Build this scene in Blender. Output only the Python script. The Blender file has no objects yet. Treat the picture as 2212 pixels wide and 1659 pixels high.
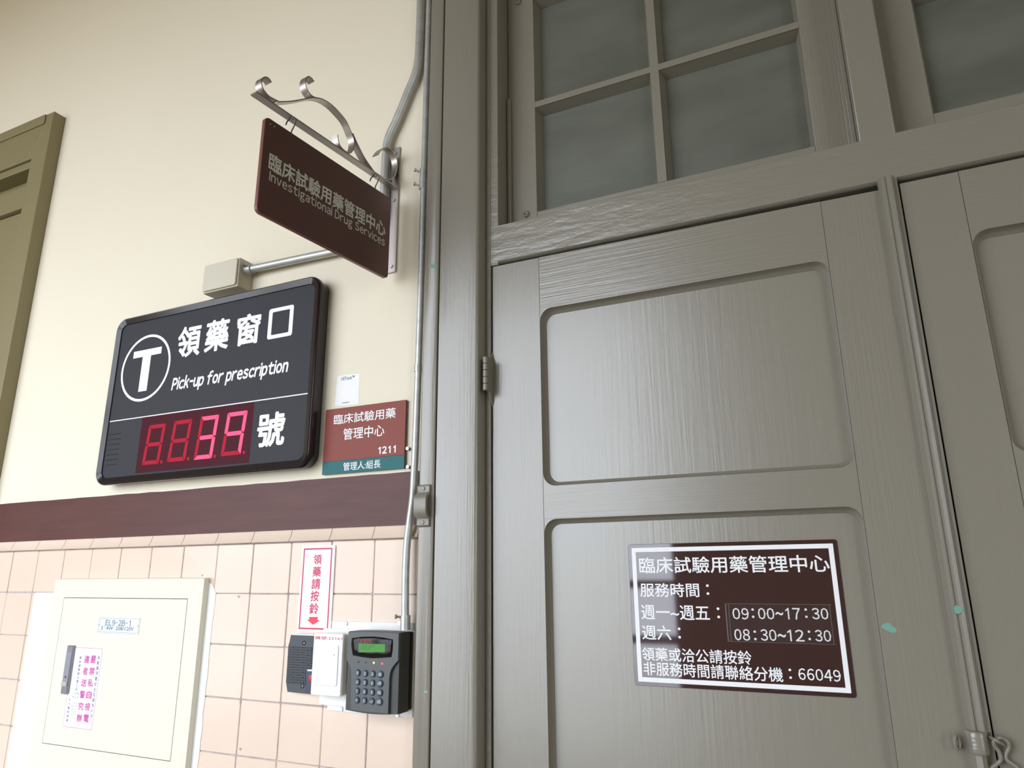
import bpy, math, random
from mathutils import Vector, Matrix
random.seed(7)
sc = bpy.context.scene
R = math.radians

# ------------------------------------------------------------------ camera
CAM_D, CAM_H = 1.2, 1.5                       # distance from the wall plane, eye height
YAW, PITCH, ROLL, FPX = R(24.9), R(15.12), R(-0.51), 1511.0
fw = Vector((-math.sin(YAW)*math.cos(PITCH), math.cos(YAW)*math.cos(PITCH), math.sin(PITCH)))
rt0 = Vector((math.cos(YAW), math.sin(YAW), 0)); up0 = rt0.cross(fw)
rt = rt0*math.cos(ROLL) + up0*math.sin(ROLL); up = -rt0*math.sin(ROLL) + up0*math.cos(ROLL)
EYE = Vector((0, -CAM_D, CAM_H))
cd = bpy.data.cameras.new('camera'); cam = bpy.data.objects.new('camera', cd)
sc.collection.objects.link(cam); sc.camera = cam
m3 = Matrix((rt, up, -fw)).transposed()
cam.matrix_world = Matrix.Translation(EYE) @ m3.to_4x4()
cd.sensor_fit = 'HORIZONTAL'; cd.sensor_width = 36; cd.lens = FPX/2212*36
cd.clip_start = 0.02; cd.clip_end = 60

# ------------------------------------------------------------------ light
SKY, EXPO = 7.6, 0.0
w = bpy.data.worlds.new('sky'); sc.world = w; w.use_nodes = True
nt = w.node_tree; bg = nt.nodes['Background']
tc = nt.nodes.new('ShaderNodeTexCoord'); sp = nt.nodes.new('ShaderNodeSeparateXYZ'); rp = nt.nodes.new('ShaderNodeValToRGB')
nt.links.new(tc.outputs['Generated'], sp.inputs[0])
mr = nt.nodes.new('ShaderNodeMapRange'); mr.inputs['From Min'].default_value = -1; mr.inputs['From Max'].default_value = 1
nt.links.new(sp.outputs['Z'], mr.inputs['Value']); nt.links.new(mr.outputs[0], rp.inputs[0])
el = rp.color_ramp.elements
el[0].position = 0.37; el[0].color = (0.16, 0.14, 0.105, 1)
el[1].position = 0.46; el[1].color = (0.80, 0.86, 0.95, 1)
e_ = el.new(1.0); e_.color = (0.84, 0.91, 1.02, 1)
nt.links.new(rp.outputs[0], bg.inputs[0]); bg.inputs[1].default_value = SKY
def portal(name, cx, cz, wx, hz, y):
    l = bpy.data.lights.new(name, 'AREA'); l.shape = 'RECTANGLE'; l.size = wx; l.size_y = hz
    l.cycles.is_portal = True
    o = bpy.data.objects.new(name, l); sc.collection.objects.link(o)
    o.location = (cx, y, cz); o.rotation_euler = (R(90), 0, 0)       # looks towards +y, into the corridor
WIN = [(-4.7, -0.85), (2.1, 3.6)]; WZ0, WZ1, YF = 0.50, 3.35, -2.75
for i, (a, b) in enumerate(WIN):
    portal('window_daylight', (a+b)/2, (WZ0+WZ1)/2, b-a, WZ1-WZ0, YF-0.12)
sc.view_settings.view_transform = 'Standard'; sc.view_settings.look = 'None'
sc.view_settings.gamma = 1; sc.view_settings.use_curve_mapping = False
sc.view_settings.exposure = EXPO
sc.cycles.use_denoising = True
sc.cycles.max_bounces = 8; sc.cycles.diffuse_bounces = 5; sc.cycles.caustics_reflective = False; sc.cycles.caustics_refractive = False

# ------------------------------------------------------------------ materials
MATS = {}
def mat(name, col, rough=0.5, metal=0.0, spec=0.5, coat=0.0, emit=None, es=0.0, bump=None, var=None, alpha=1.0, trans=0.0, croug=0.05):
    """bump: (scale vec3, strength, distance[, detail]) noise; var: (scale, amount) soft colour variation of the thing itself"""
    m = bpy.data.materials.new(name); m.use_nodes = True; n = m.node_tree.nodes; L = m.node_tree.links
    p = n['Principled BSDF']
    p.inputs['Base Color'].default_value = (*col, 1); p.inputs['Roughness'].default_value = rough
    p.inputs['Metallic'].default_value = metal; p.inputs['Specular IOR Level'].default_value = spec
    p.inputs['Coat Weight'].default_value = coat; p.inputs['Coat Roughness'].default_value = croug
    p.inputs['Alpha'].default_value = alpha; p.inputs['Transmission Weight'].default_value = trans
    if emit: p.inputs['Emission Color'].default_value = (*emit, 1); p.inputs['Emission Strength'].default_value = es
    geo = n.new('ShaderNodeNewGeometry')
    if bump:
        last = None
        for b in (bump if isinstance(bump, list) else [bump]):
            mp = n.new('ShaderNodeMapping'); mp.inputs['Scale'].default_value = b[0]
            L.new(geo.outputs['Position'], mp.inputs[0])
            tx = n.new('ShaderNodeTexNoise'); tx.inputs['Scale'].default_value = 1.0
            tx.inputs['Detail'].default_value = b[3] if len(b) > 3 else 3.0
            L.new(mp.outputs[0], tx.inputs[0])
            bn = n.new('ShaderNodeBump'); bn.inputs['Strength'].default_value = b[1]; bn.inputs['Distance'].default_value = b[2]
            L.new(tx.outputs[0], bn.inputs['Height'])
            if last: L.new(last.outputs[0], bn.inputs['Normal'])
            last = bn
        L.new(last.outputs[0], p.inputs['Normal'])
        if coat: L.new(last.outputs[0], p.inputs['Coat Normal'])
    if var:
        mp = n.new('ShaderNodeMapping'); mp.inputs['Scale'].default_value = var[0]
        L.new(geo.outputs['Position'], mp.inputs[0])
        tx = n.new('ShaderNodeTexNoise'); tx.inputs['Scale'].default_value = 1.0; tx.inputs['Detail'].default_value = 5
        L.new(mp.outputs[0], tx.inputs[0])
        cr = n.new('ShaderNodeValToRGB'); a = var[1]; c2 = var[2] if len(var) > 2 else tuple(min(1, c*(1+a)) for c in col)
        cr.color_ramp.elements[0].position = .3; cr.color_ramp.elements[0].color = (*[c*(1-a) for c in col], 1)
        cr.color_ramp.elements[1].position = .7; cr.color_ramp.elements[1].color = (*c2, 1)
        L.new(tx.outputs[0], cr.inputs[0]); L.new(cr.outputs[0], p.inputs['Base Color'])
    MATS[name] = m; return m
PC = (0.220, 0.204, 0.165)
plaster = mat('cream plaster', (0.80, 0.74, 0.60), 0.75, spec=0.25, bump=[((3, 3, 3), .35, .004), ((60, 60, 60), .15, .0006)], var=((1.3, 1.3, 1.3), .02))
paint_v = mat('olive gloss paint brushed upright', PC, 0.27, coat=0.0, spec=.85, bump=[((240, 40, 5), .7, .0007), ((60, 60, 40), .25, .0010, 4)])
paint_h = mat('olive gloss paint brushed level', PC, 0.27, spec=.85, bump=[((5, 40, 240), .8, .0007), ((40, 60, 60), .25, .0010, 4)])
paint_l = mat('olive gloss paint lumpy', PC, 0.27, spec=.85, bump=[((18, 40, 75), .9, .0018, 5), ((110, 90, 160), .5, .0008, 2)])
paint_p = mat('olive paint panel', PC, 0.29, spec=1.0, bump=[((200, 40, 6), .45, .0005), ((8, 8, 6), .3, .002, 6)])
paint_m = mat('olive paint moulding', PC, 0.30, spec=.5, bump=((60, 60, 60), .2, .0006))
paint_w = mat('yellow olive paint', (0.235, 0.20, 0.105), 0.42, spec=.4, bump=((40, 40, 12), .2, .0008))
chip_m = mat('old green paint', (0.16, 0.36, 0.29), 0.4)
maroon = mat('maroon paint', (0.100, 0.038, 0.033), 0.42, spec=.25, bump=[((4, 50, 220), .5, .0007), ((30, 30, 30), .3, .001)], var=((6, 30, 60), .12))
tile_m = mat('peach glazed tile', (0.75, 0.60, 0.49), 0.20, spec=.38, bump=((14, 14, 14), .12, .002), var=((2.2, 2.2, 2.2), .05))
grout_m = mat('grout', (0.40, 0.36, 0.37), 0.9, var=((40, 40, 40), .25))
patch_m = mat('white filler plaster', (0.86, 0.87, 0.85), 0.8, spec=.2, bump=((60, 60, 60), .4, .001))
galv = mat('galvanised steel', (0.50, 0.51, 0.50), 0.42, metal=.55, bump=((60, 60, 60), .15, .0005), var=((25, 25, 60), .10))
steel = mat('brushed stainless steel', (0.43, 0.39, 0.36), 0.40, metal=.95, bump=((20, 400, 400), .15, .0003))
darksteel = mat('dark wire', (0.12, 0.10, 0.10), 0.35, metal=.8)
zinc = mat('zinc screw', (0.42, 0.41, 0.40), 0.35, metal=.9)
blade_m = mat('chocolate acrylic', (0.100, 0.046, 0.040), 0.28, spec=.5)
blade_e = mat('reddish acrylic edge', (0.19, 0.066, 0.048), 0.35)
letter_g = mat('pale green grey lettering', (0.60, 0.61, 0.53), 0.6)
white_l = mat('white lettering', (0.85, 0.86, 0.88), 0.55)
beige_box = mat('ivory plastic', (0.60, 0.56, 0.45), 0.45)
black_b = mat('black display casing', (0.014, 0.011, 0.012), 0.22, spec=.5)
bez_m = mat('gloss black bezel', (0.020, 0.015, 0.016), 0.14, spec=.35)
face_m = mat('dark slate display face', (0.032, 0.033, 0.040), 0.6, spec=.25)
slot_m = mat('black slots', (0.004, 0.004, 0.004), 0.8)
red_w = mat('dark red filter window', (0.040, 0.002, 0.008), 0.5, spec=.12, emit=(0.35, 0.0, 0.03), es=.06)  # filter is no lamp; slight emission puts a glow into its colour
seg_off = mat('off red segment with faint glow', (0.25, 0.005, 0.02), 0.5, spec=.12, emit=(0.75, 0.0, 0.035), es=.27)  # segments that are off still get a painted-in glow by emission
seg_on = mat('lit red segment', (0.6, 0.02, 0.06), 0.4, spec=.1, emit=(1.0, 0.07, 0.16), es=1.6)
room_r = mat('brick red sign face', (0.240, 0.062, 0.048), 0.40, spec=.15)
room_t = mat('teal sign strip', (0.022, 0.135, 0.145), 0.40, spec=.15)
room_b = mat('dark sign backing', (0.06, 0.02, 0.02), 0.4)
paper = mat('white paper', (0.84, 0.84, 0.84), 0.6)
ink = mat('blue grey ink', (0.10, 0.12, 0.20), 0.6)
ink2 = mat('faded blue ink', (0.10, 0.16, 0.23), 0.6)
pinkink = mat('magenta ink', (0.55, 0.085, 0.36), 0.6)
crimson = mat('crimson print', (0.55, 0.02, 0.10), 0.45)
arrow_m = mat('bright red print', (0.80, 0.02, 0.05), 0.45)
acryl_w = mat('white acrylic', (0.86, 0.85, 0.87), 0.35)
plate_w = mat('white metal plate', (0.82, 0.82, 0.80), 0.4)
unit_w = mat('white plastic housing', (0.84, 0.84, 0.84), 0.35)
unit_side = mat('aged ivory plastic', (0.62, 0.58, 0.46), 0.45)
inter_m = mat('charcoal plastic', (0.045, 0.052, 0.062), 0.5)
dark_hole = mat('dark hole', (0.006, 0.006, 0.008), 0.9)
navy = mat('navy plastic', (0.015, 0.018, 0.07), 0.4)
redbtn = mat('dull red button', (0.40, 0.05, 0.06), 0.4)
kp_m = mat('grey green plastic housing', (0.062, 0.070, 0.068), 0.42)
kp_side = mat('dark grey plastic', (0.038, 0.038, 0.034), 0.5)
kp_scr = mat('smoked screen', (0.008, 0.006, 0.006), 0.08, spec=.22)
lcd_m = mat('green backlit panel', (0.05, 0.17, 0.04), 0.4, spec=.1, emit=(0.16, 0.50, 0.11), es=.30)
lcd_t = mat('dark green characters', (0.03, 0.12, 0.04), 0.5)
orange_l = mat('orange red lettering', (0.45, 0.05, 0.02), 0.5)
key_m = mat('slate blue rubber key', (0.050, 0.072, 0.105), 0.40)
keyl_m = mat('pale key lettering', (0.60, 0.68, 0.66), 0.5)
led_y = mat('yellow indicator lamp', (0.7, 0.5, 0.1), 0.3, emit=(1, 0.72, 0.2), es=1.6)
led_r = mat('red indicator lamp', (0.8, 0.05, 0.1), 0.3, emit=(1, 0.05, 0.12), es=3.0)
led_g = mat('unlit green indicator lamp', (0.02, 0.10, 0.07), 0.2)
cab_m = mat('cream enamel', (0.73, 0.70, 0.59), 0.38, spec=.45)
handle_m = mat('grey zinc handle', (0.26, 0.26, 0.29), 0.35, metal=.6)
alu = mat('silver nameplate', (0.66, 0.70, 0.72), 0.35, metal=.4)
hours_m = mat('dark maroon acrylic', (0.038, 0.014, 0.015), 0.045, spec=.75)
sleeve_m = mat('clear plastic sleeve', (0.16, 0.13, 0.13), 0.2, alpha=0.05, spec=.4)
glass_m = mat('dusty frosted glass', (0.118, 0.126, 0.103), 0.36, spec=.6, bump=[((5, 30, 60), .4, .001, 5)], var=((5, 20, 16), .16))
gap_shade = mat('gap shade black', (0.01, 0.01, 0.01), 0.9)  # near-black colour that paints the shade inside narrow gaps
ceil_m = mat('dull cream ceiling', (0.44, 0.39, 0.31), 0.9)
floor_m = mat('terrazzo floor', (0.30, 0.27, 0.23), 0.35, var=((60, 60, 60), .25))
winwood = mat('window timber', (0.20, 0.18, 0.145), 0.35)

# ------------------------------------------------------------------ geometry helpers
def at(px, py, Y=0.0):
    """world X, Z of the sight line through photo pixel (px, py) where it meets the plane y = Y"""
    d = rt*((px-1106)/FPX) - up*((py-829.5)/FPX) + fw
    t = (Y+CAM_D)/d.y
    return d.x*t, CAM_H + d.z*t
class Frame:
    """local (u, v, w): u and v in the surface, w out of it"""
    def __init__(s, P=(0, 0, 0), U=(1, 0, 0), V=(0, 0, 1), N=(0, -1, 0)):
        s.P, s.U, s.V, s.N = Vector(P), Vector(U).normalized(), Vector(V).normalized(), Vector(N).normalized()
    def __call__(s, u, v, w): return s.P + s.U*u + s.V*v + s.N*w
    def px(s, px, py, w=0.0):
        d = rt*((px-1106)/FPX) - up*((py-829.5)/FPX) + fw
        P0 = s.P + s.N*w
        t = (P0-EYE).dot(s.N)/d.dot(s.N); Q = EYE + d*t - P0
        return Q.dot(s.U), Q.dot(s.V)
WALLF = Frame()
class G:
    def __init__(s, F=WALLF): s.v, s.f, s.F, s.mi, s.cur = [], [], F, [], 0
    def add(s, pts, faces):
        n = len(s.v); s.v += [s.F(*p) for p in pts]; s.f += [tuple(i+n for i in f) for f in faces]; s.mi += [s.cur]*len(faces); return s
    def box(s, u0, u1, v0, v1, w0, w1):
        return s.add([(u, v, w) for u in (u0, u1) for v in (v0, v1) for w in (w0, w1)],
                     [(0, 1, 3, 2), (4, 6, 7, 5), (0, 4, 5, 1), (2, 3, 7, 6), (0, 2, 6, 4), (1, 5, 7, 3)])
    def loft(s, rings, cap0=True, cap1=True, closed=True, loop=False):
        n = len(rings[0]); pts = [p for r in rings for p in r]; fs = []
        m = len(rings)
        for i in range(m if loop else m-1):
            for j in range(n if closed else n-1):
                a, b = i*n+j, i*n+(j+1) % n; c, d = ((i+1) % m)*n+(j+1) % n, ((i+1) % m)*n+j
                fs.append((a, b, c, d))
        if not loop:
            if cap0: fs.append(tuple(range(n))[::-1])
            if cap1: fs.append(tuple(range((m-1)*n, m*n)))
        return s.add(pts, fs)
    def prism(s, poly, w0, w1, ch=0.0):
        """poly of (u, v) extruded from w0 to w1, optional chamfer by shrinking towards the centroid"""
        r = [[(u, v, w0) for u, v in poly]]
        if ch:
            cu = sum(p[0] for p in poly)/len(poly); cv = sum(p[1] for p in poly)/len(poly)
            r.append([(u, v, w1-ch) for u, v in poly])
            q = []
            for u, v in poly:
                L = math.hypot(u-cu, v-cv) or 1; q.append((u-(u-cu)/L*ch, v-(v-cv)/L*ch, w1))
            r.append(q)
        else: r.append([(u, v, w1) for u, v in poly])
        return s.loft(r)
    def plate(s, u0, u1, v0, v1, w0, w1, r=0.002, ch=0.0005, n=5):
        return s.loft([rr(u0, u1, v0, v1, r, w0, n), rr(u0, u1, v0, v1, r, w1-ch, n),
                       rr(u0+ch, u1-ch, v0+ch, v1-ch, max(r-ch, ch*.5), w1, n)])
    def tube(s, pts, r, n=12, cap=True, smooth=0):
        """pts in world coordinates"""
        P = [Vector(p) for p in pts]
        if smooth: P = catmull(P, smooth)
        old = s.F; s.F = lambda a, b, c: Vector((a, b, c)); rings = []
        T = None
        for i, p in enumerate(P):
            t = (P[min(i+1, len(P)-1)] - P[max(i-1, 0)]).normalized()
            if T is None:
                a = Vector((0, 0, 1)) if abs(t.z) < .9 else Vector((1, 0, 0)); x = t.cross(a).normalized()
            else:
                x = (x - t*x.dot(t)).normalized()
            T = t; y = t.cross(x); rad = r[i] if isinstance(r, (list, tuple)) else r
            rings.append([tuple(p + (x*math.cos(k*2*math.pi/n) + y*math.sin(k*2*math.pi/n))*rad) for k in range(n)])
        s.loft(rings, cap, cap); s.F = old; return s
    def strip(s, pts, wid, th):
        """flat metal strip: world centre points, wid vector across, th thickness; normal from the curve"""
        P = catmull([Vector(p) for p in pts], 5); W = Vector(wid); old = s.F; s.F = lambda a, b, c: Vector((a, b, c)); rings = []
        for i, p in enumerate(P):
            t = (P[min(i+1, len(P)-1)] - P[max(i-1, 0)]).normalized(); nn = t.cross(W).normalized()*th/2; h = W/2
            rings.append([tuple(p-h-nn), tuple(p+h-nn), tuple(p+h+nn), tuple(p-h+nn)])
        s.loft(rings); s.F = old; return s
def catmull(P, k):
    out = []
    for i in range(len(P)-1):
        a, b, c, d = P[max(i-1, 0)], P[i], P[i+1], P[min(i+2, len(P)-1)]
        for j in range(k):
            t = j/k
            out.append(.5*((2*b)+(c-a)*t+(2*a-5*b+4*c-d)*t*t+(3*b-a-3*c+d)*t**3))
    return out+[P[-1]]
def rr(u0, u1, v0, v1, r, w, n=5):
    out = []
    for cu, cv, a0 in ((u1-r, v1-r, 0), (u0+r, v1-r, 90), (u0+r, v0+r, 180), (u1-r, v0+r, 270)):
        for k in range(n+1):
            a = R(a0+90*k/n); out.append((cu+r*math.cos(a), cv+r*math.sin(a), w))
    return out
WL = {}
def link(o, parent, wloc):
    sc.collection.objects.link(o); WL[o.name] = wloc
    if parent is not None:
        o.parent = parent; o.location = wloc - WL[parent.name]
    else: o.location = wloc
def build(g, name, m, parent=None, smooth=False, bevel=0.0, seg=2, label=None):
    me = bpy.data.meshes.new(name)
    lo = Vector([min(v[i] for v in g.v) for i in range(3)]); hi = Vector([max(v[i] for v in g.v) for i in range(3)]); c = (lo+hi)/2
    me.from_pydata([tuple(v-c) for v in g.v], [], g.f)
    ms = m if isinstance(m, (list, tuple)) else [m]
    for x in ms: me.materials.append(x)
    if len(ms) > 1: me.polygons.foreach_set('material_index', g.mi)
    import bmesh
    bm = bmesh.new(); bm.from_mesh(me); bmesh.ops.recalc_face_normals(bm, faces=bm.faces); bm.to_mesh(me); bm.free()
    o = bpy.data.objects.new(name, me); link(o, parent, c)
    if smooth: me.shade_smooth(); me.set_sharp_from_angle(angle=R(38))
    if bevel:
        b = o.modifiers.new('bevel', 'BEVEL'); b.width = bevel; b.segments = seg; b.limit_method = 'ANGLE'; b.angle_limit = R(40)
        me.shade_smooth(); me.set_sharp_from_angle(angle=R(60))
    if label: o['label'] = label
    return o
def thing(name, loc, label, cat, group=None, kind=None):
    o = bpy.data.objects.new(name, None); o.empty_display_size = .05; link(o, None, Vector(loc)); tag(o, label, cat, group, kind); return o
def tag(o, label, cat, group=None, kind=None):
    o['label'] = label; o['category'] = cat
    if group: o['group'] = group
    if kind: o['kind'] = kind
    return o
def raw(s, slant=0.0):
    c = bpy.data.curves.new('t', 'FONT'); c.body = s; c.size = 1; c.resolution_u = 2
    o = bpy.data.objects.new('t', c); me = bpy.data.meshes.new_from_object(o)
    V = [(v.co.x, v.co.y) for v in me.vertices]; Fc = [tuple(p.vertices) for p in me.polygons]
    bpy.data.objects.remove(o); bpy.data.curves.remove(c); bpy.data.meshes.remove(me)
    return V, Fc
def latin(s, slant):
    """grotesque letters set one by one (the wide forms of the CJK face), ink to ink"""
    V, Fc, x = [], [], 0.0
    for ch in s:
        if ch == ' ': x += .30; continue
        k = {'I': ([(0, 0), (.09, 0), (.09, .733), (0, .733)], [(0, 1, 2, 3)]), 'l': ([(0, 0), (.085, 0), (.085, .76), (0, .76)], [(0, 1, 2, 3)]),
             'i': ([(0, 0), (.085, 0), (.085, .54), (0, .54), (0, .65), (.085, .65), (.085, .75), (0, .75)], [(0, 1, 2, 3), (4, 5, 6, 7)]),
             '1': ([(.20, 0), (.285, 0), (.285, .733), (.20, .733), (.04, .60), (.04, .52), (.20, .61), (.235, .733)], [(0, 1, 2, 3), (4, 5, 6, 7)])}.get(ch)
        v, f = k or raw(chr(ord(ch)+0xFEE0)); a = min(p[0] for p in v); b = max(p[0] for p in v); wd = b-a
        if ch.isdigit(): o_ = x+(.56-wd)/2; adv = .64
        else: o_ = x; adv = wd+.11
        if ch == '-': v = [((p[0]-a)*.5+a, p[1]) for p in v]; adv = wd*.5+.12
        n = len(V); V += [(p[0]-a+o_, p[1]) for p in v]; Fc += [tuple(i+n for i in q) for q in f]; x += adv
    return [(a+slant*b, b) for a, b in V], Fc
def glyphs(s, bold=0.0, slant=0.0):
    """verts (x, y) and faces of a line of writing, ink box normalised to 0..1"""
    V, Fc = latin(s, slant) if all(33 <= ord(c) < 126 or c == ' ' for c in s) and s not in (':', '~') else raw(s)
    offs = [(0, 0)]
    if bold: offs += [(bold*math.cos(R(k*45)), bold*math.sin(R(k*45))) for k in range(8)]
    VV, FF = [], []
    for i, (a, b) in enumerate(offs):
        n = len(VV); VV += [(x+a, y+b, i) for x, y in V]; FF += [tuple(j+n for j in f) for f in Fc]
    x0 = min(v[0] for v in VV); x1 = max(v[0] for v in VV); y0 = min(v[1] for v in VV); y1 = max(v[1] for v in VV)
    return [((x-x0)/(x1-x0), (y-y0)/max(y1-y0, 1e-6), i) for x, y, i in VV], FF
def write(g, s, u0, u1, v0, v1, w, bold=0.0, slant=0.0):
    V, Fc = glyphs(s, bold, slant)
    g.add([(u0+x*(u1-u0), v0+y*(v1-v0), w+i*0.000012) for x, y, i in V], Fc); return g
def wpx(g, s, z, Lp, Rp, Tp, Bp, w, bold=0.0, slant=0.0, F=None):
    """write with the ink box given by photo points on the surface (left, right, top, bottom); z = (ox, oy, scale)"""
    F = F or g.F
    q = [F.px(z[0]+p[0]/z[2], z[1]+p[1]/z[2], w) for p in (Lp, Rp, Tp, Bp)]
    return write(g, s, q[0][0], q[1][0], q[3][1], q[2][1], w, bold, slant)

# ------------------------------------------------------------------ room shell
def struct(g, name, m, label, cat, **k): return tag(build(g, name, m, **k), label, cat, kind='structure')
XL, XR, YB, ZC = -6.0, 4.2, 3.0, 4.1
struct(G().box(XL, XR, -0.2, 0, -YB, -YF), 'floor', floor_m, 'speckled terrazzo floor of the corridor', 'floor')
struct(G().box(XL, XR, ZC, ZC+.2, -YB, -YF), 'ceiling', ceil_m, 'pale flat ceiling over the corridor', 'ceiling')
struct(G().box(XL-.2, XL, 0, ZC, -YB, -YF), 'wall_left', plaster, 'cream plaster end wall of the corridor', 'wall')
struct(G().box(XR, XR+.2, 0, ZC, -YB, -YF), 'wall_right', plaster, 'cream plaster far end wall of the corridor', 'wall')
struct(G().box(XL, XR, 0, ZC, -YB-.2, -YB), 'wall_inside', plaster, 'dim wall of the room behind the double door', 'wall')
# wall with the door opening and the shuttered opening
DX0, DX1, DZ1 = -0.70, 0.94, 3.32
LWX, LWZ = -2.20, 2.95
g = G()
g.box(LWX, DX0, 0, ZC, -.14, 0).box(XL, -4.0, 0, ZC, -.14, 0).box(-4.0, LWX, LWZ, ZC, -.14, 0).box(-4.0, LWX, 0, .9, -.14, 0)
g.box(DX1, XR, 0, ZC, -.14, 0).box(DX0, DX1, DZ1, ZC, -.14, 0)
struct(g, 'wall_back', plaster, 'cream plastered wall beside the olive double door', 'wall')
# wall on the daylight side, with window openings
g = G(); xs = XL; w0, w1 = -YF, -YF+.2
for a, b in WIN:
    g.box(xs, a, 0, ZC, w0, w1); g.box(a, b, 0, WZ0, w0, w1); g.box(a, b, WZ1, ZC, w0, w1); xs = b
g.box(xs, XR, 0, ZC, w0, w1)
struct(g, 'wall_front', plaster, 'cream plaster wall with tall windows across the corridor', 'wall')
for i, (a, b) in enumerate(WIN):
    g = G(); n = max(2, round((b-a)/.9))
    for k in range(n+1):
        x = a+(b-a)*k/n; t = .05 if k in (0, n) else .022
        g.box(max(a, x-t), min(b, x+t), WZ0, WZ1, w0+.08, w0+.14)
    for z in (WZ0+.03, 1.135, 1.432, 2.5, WZ1-.03): g.box(a, b, z-.022, z+.022, w0+.085, w0+.135)
    struct(g, 'window_%d' % (i+4), winwood, 'timber framed daylight window opposite the door', 'window')

# ------------------------------------------------------------------ tiled wainscot, cap tiles, painted band
TX0, TP, TZ0, ZP = -0.8627, 0.1075, 1.568, 0.1061
g = G(); g.box(XL, -.765, 0, 1.590, -.001, .0042); gr = struct(g, 'wall_wainscot', grout_m, 'peach glazed tile wainscot with grey grout lines', 'wall')
g = G()
cuts = []
for i in range(-1, 24):
    for j in range(14):
        x1 = TX0-TP*i+TP*0; x0 = x1-TP; z1 = TZ0-ZP*j; z0 = z1-ZP
        e = .0009; jx = random.uniform(-.0005, .0005); jz = random.uniform(-.0006, .0006); hh = random.uniform(.0062, .0068)
        xb = min(x1-e, -.757)
        g.plate(x0+e+jx, xb+jx, z0+e+jz, z1-e+jz, .003, hh, .0035, .0012, 2)
    # cap tile
    prof = [(TZ0+.0262, .004), (TZ0+.0250, .0075), (TZ0+.0200, .0092), (TZ0+.012, .0112), (TZ0+.006, .0150), (TZ0+.0025, .0168), (TZ0+.0010, .0155), (TZ0+.0008, .004)]
    x1 = TX0-TP*i; x0 = x1-TP; xb = min(x1-.0008, -.757)
    g.loft([[(x, v, ww) for v, ww in prof] for x in (x0+.0008, xb)])
build(g, 'glazed_tiles', tile_m, gr, smooth=True)
top = [(XL+k*(XL*-1-.757)/120, 1.7000+random.uniform(-.0008, .0008)) for k in range(121)]
bot = [(x, 1.5943+random.uniform(-.0006, .0006)) for x, _ in top][::-1]
struct(G().prism(bot+top, -.001, .0032), 'trim_1', maroon, 'dark maroon painted band running above the tiles', 'painted band')
# pits in the tiles
g = G()
for px, py, s in ((516, 1289, .0045), (519, 1518, .003), (519, 1618, .003), (437, 1243, .0026), (1, 1, 0)):
    if s == 0: continue
    x, z = at(px, py, -.0066); pl = [(x+s*math.cos(R(a))*random.uniform(.7, 1.2), z+s*.8*math.sin(R(a))*random.uniform(.7, 1.2)) for a in range(0, 360, 40)]
    g.prism(pl, .0060, .00695)
build(g, 'tile_chips', grout_m, gr)

# ------------------------------------------------------------------ door frame
fr = thing('trim_2', (-.68, 0, 0), 'olive painted timber frame around the double door and transom', 'door frame', kind='structure')
YS = .0075                                     # jamb strip proud of the wall
def uz(px, py, w): return at(px, py, -w)
x_out, x_gr, x_bd = -.7415, -.7075, -.6117
g = G().loft([[(u, z, ww) for u, ww in ((x_out, 0), (x_out, .036), (x_out+.004, .040), (x_gr-.001, .040), (x_gr+.001, .0385), (x_gr, 0))] for z in (0, 3.42)])
build(g, 'outer_casing', paint_v, fr, bevel=.0006)
g = G().loft([[(u, z, ww) for u, ww in ((x_gr+.0005, 0), (x_gr+.0005, .033), (x_gr+.003, .0355), (x_gr+.006, .040), (x_bd-.007, .040), (x_bd-.003, .0385), (x_bd, .034), (x_bd, 0))] for z in (0, 3.42)])
build(g, 'casing_board', paint_v, fr, smooth=True)
g = G().box(x_bd+.0002, -.6003, 0, 3.3, -.06, YS).box(-.6003, -.5827, 2.1135, 3.3, -.05, YS)
build(g, 'jamb', paint_l, fr, bevel=.0015)
g = G().box(-.7, .94, 3.30, 3.42, -.05, .040); build(g, 'head_casing', paint_h, fr, bevel=.003)
g = G().box(.851, .862, 0, 3.3, -.06, YS).box(.862, .958, 0, 3.42, -.05, .040).box(.959, .994, 0, 3.42, 0, .040)
build(g, 'far_casing', paint_v, fr, bevel=.002)
# transom rail: front slightly rounded lower edge
pr = [(2.1185, -.06), (2.1172, -.002), (2.1180, .003), (2.1215, .0075), (2.2015, .0078), (2.2035, .0050), (2.2060, -.002), (2.2100, -.05)]
build(G().loft([[(x, v, ww) for v, ww in pr] for x in (-.5998, .851)]), 'transom_rail', paint_l, fr, smooth=True)
# rebate the door closes against, coloured black as shade for the gaps
build(G().box(-.59, .84, 2.07, 2.125, -.075, -.048).box(-.6, -.57, 0, 2.1, -.075, -.048).box(.82, .851, 0, 2.1, -.075, -.048), 'door_stop', gap_shade, fr)
XM0, XM1 = .1003, .1544
build(G().box(XM0, XM1, 2.2, 3.3, -.12, YS), 'mullion', paint_v, fr, bevel=.0015)
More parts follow.
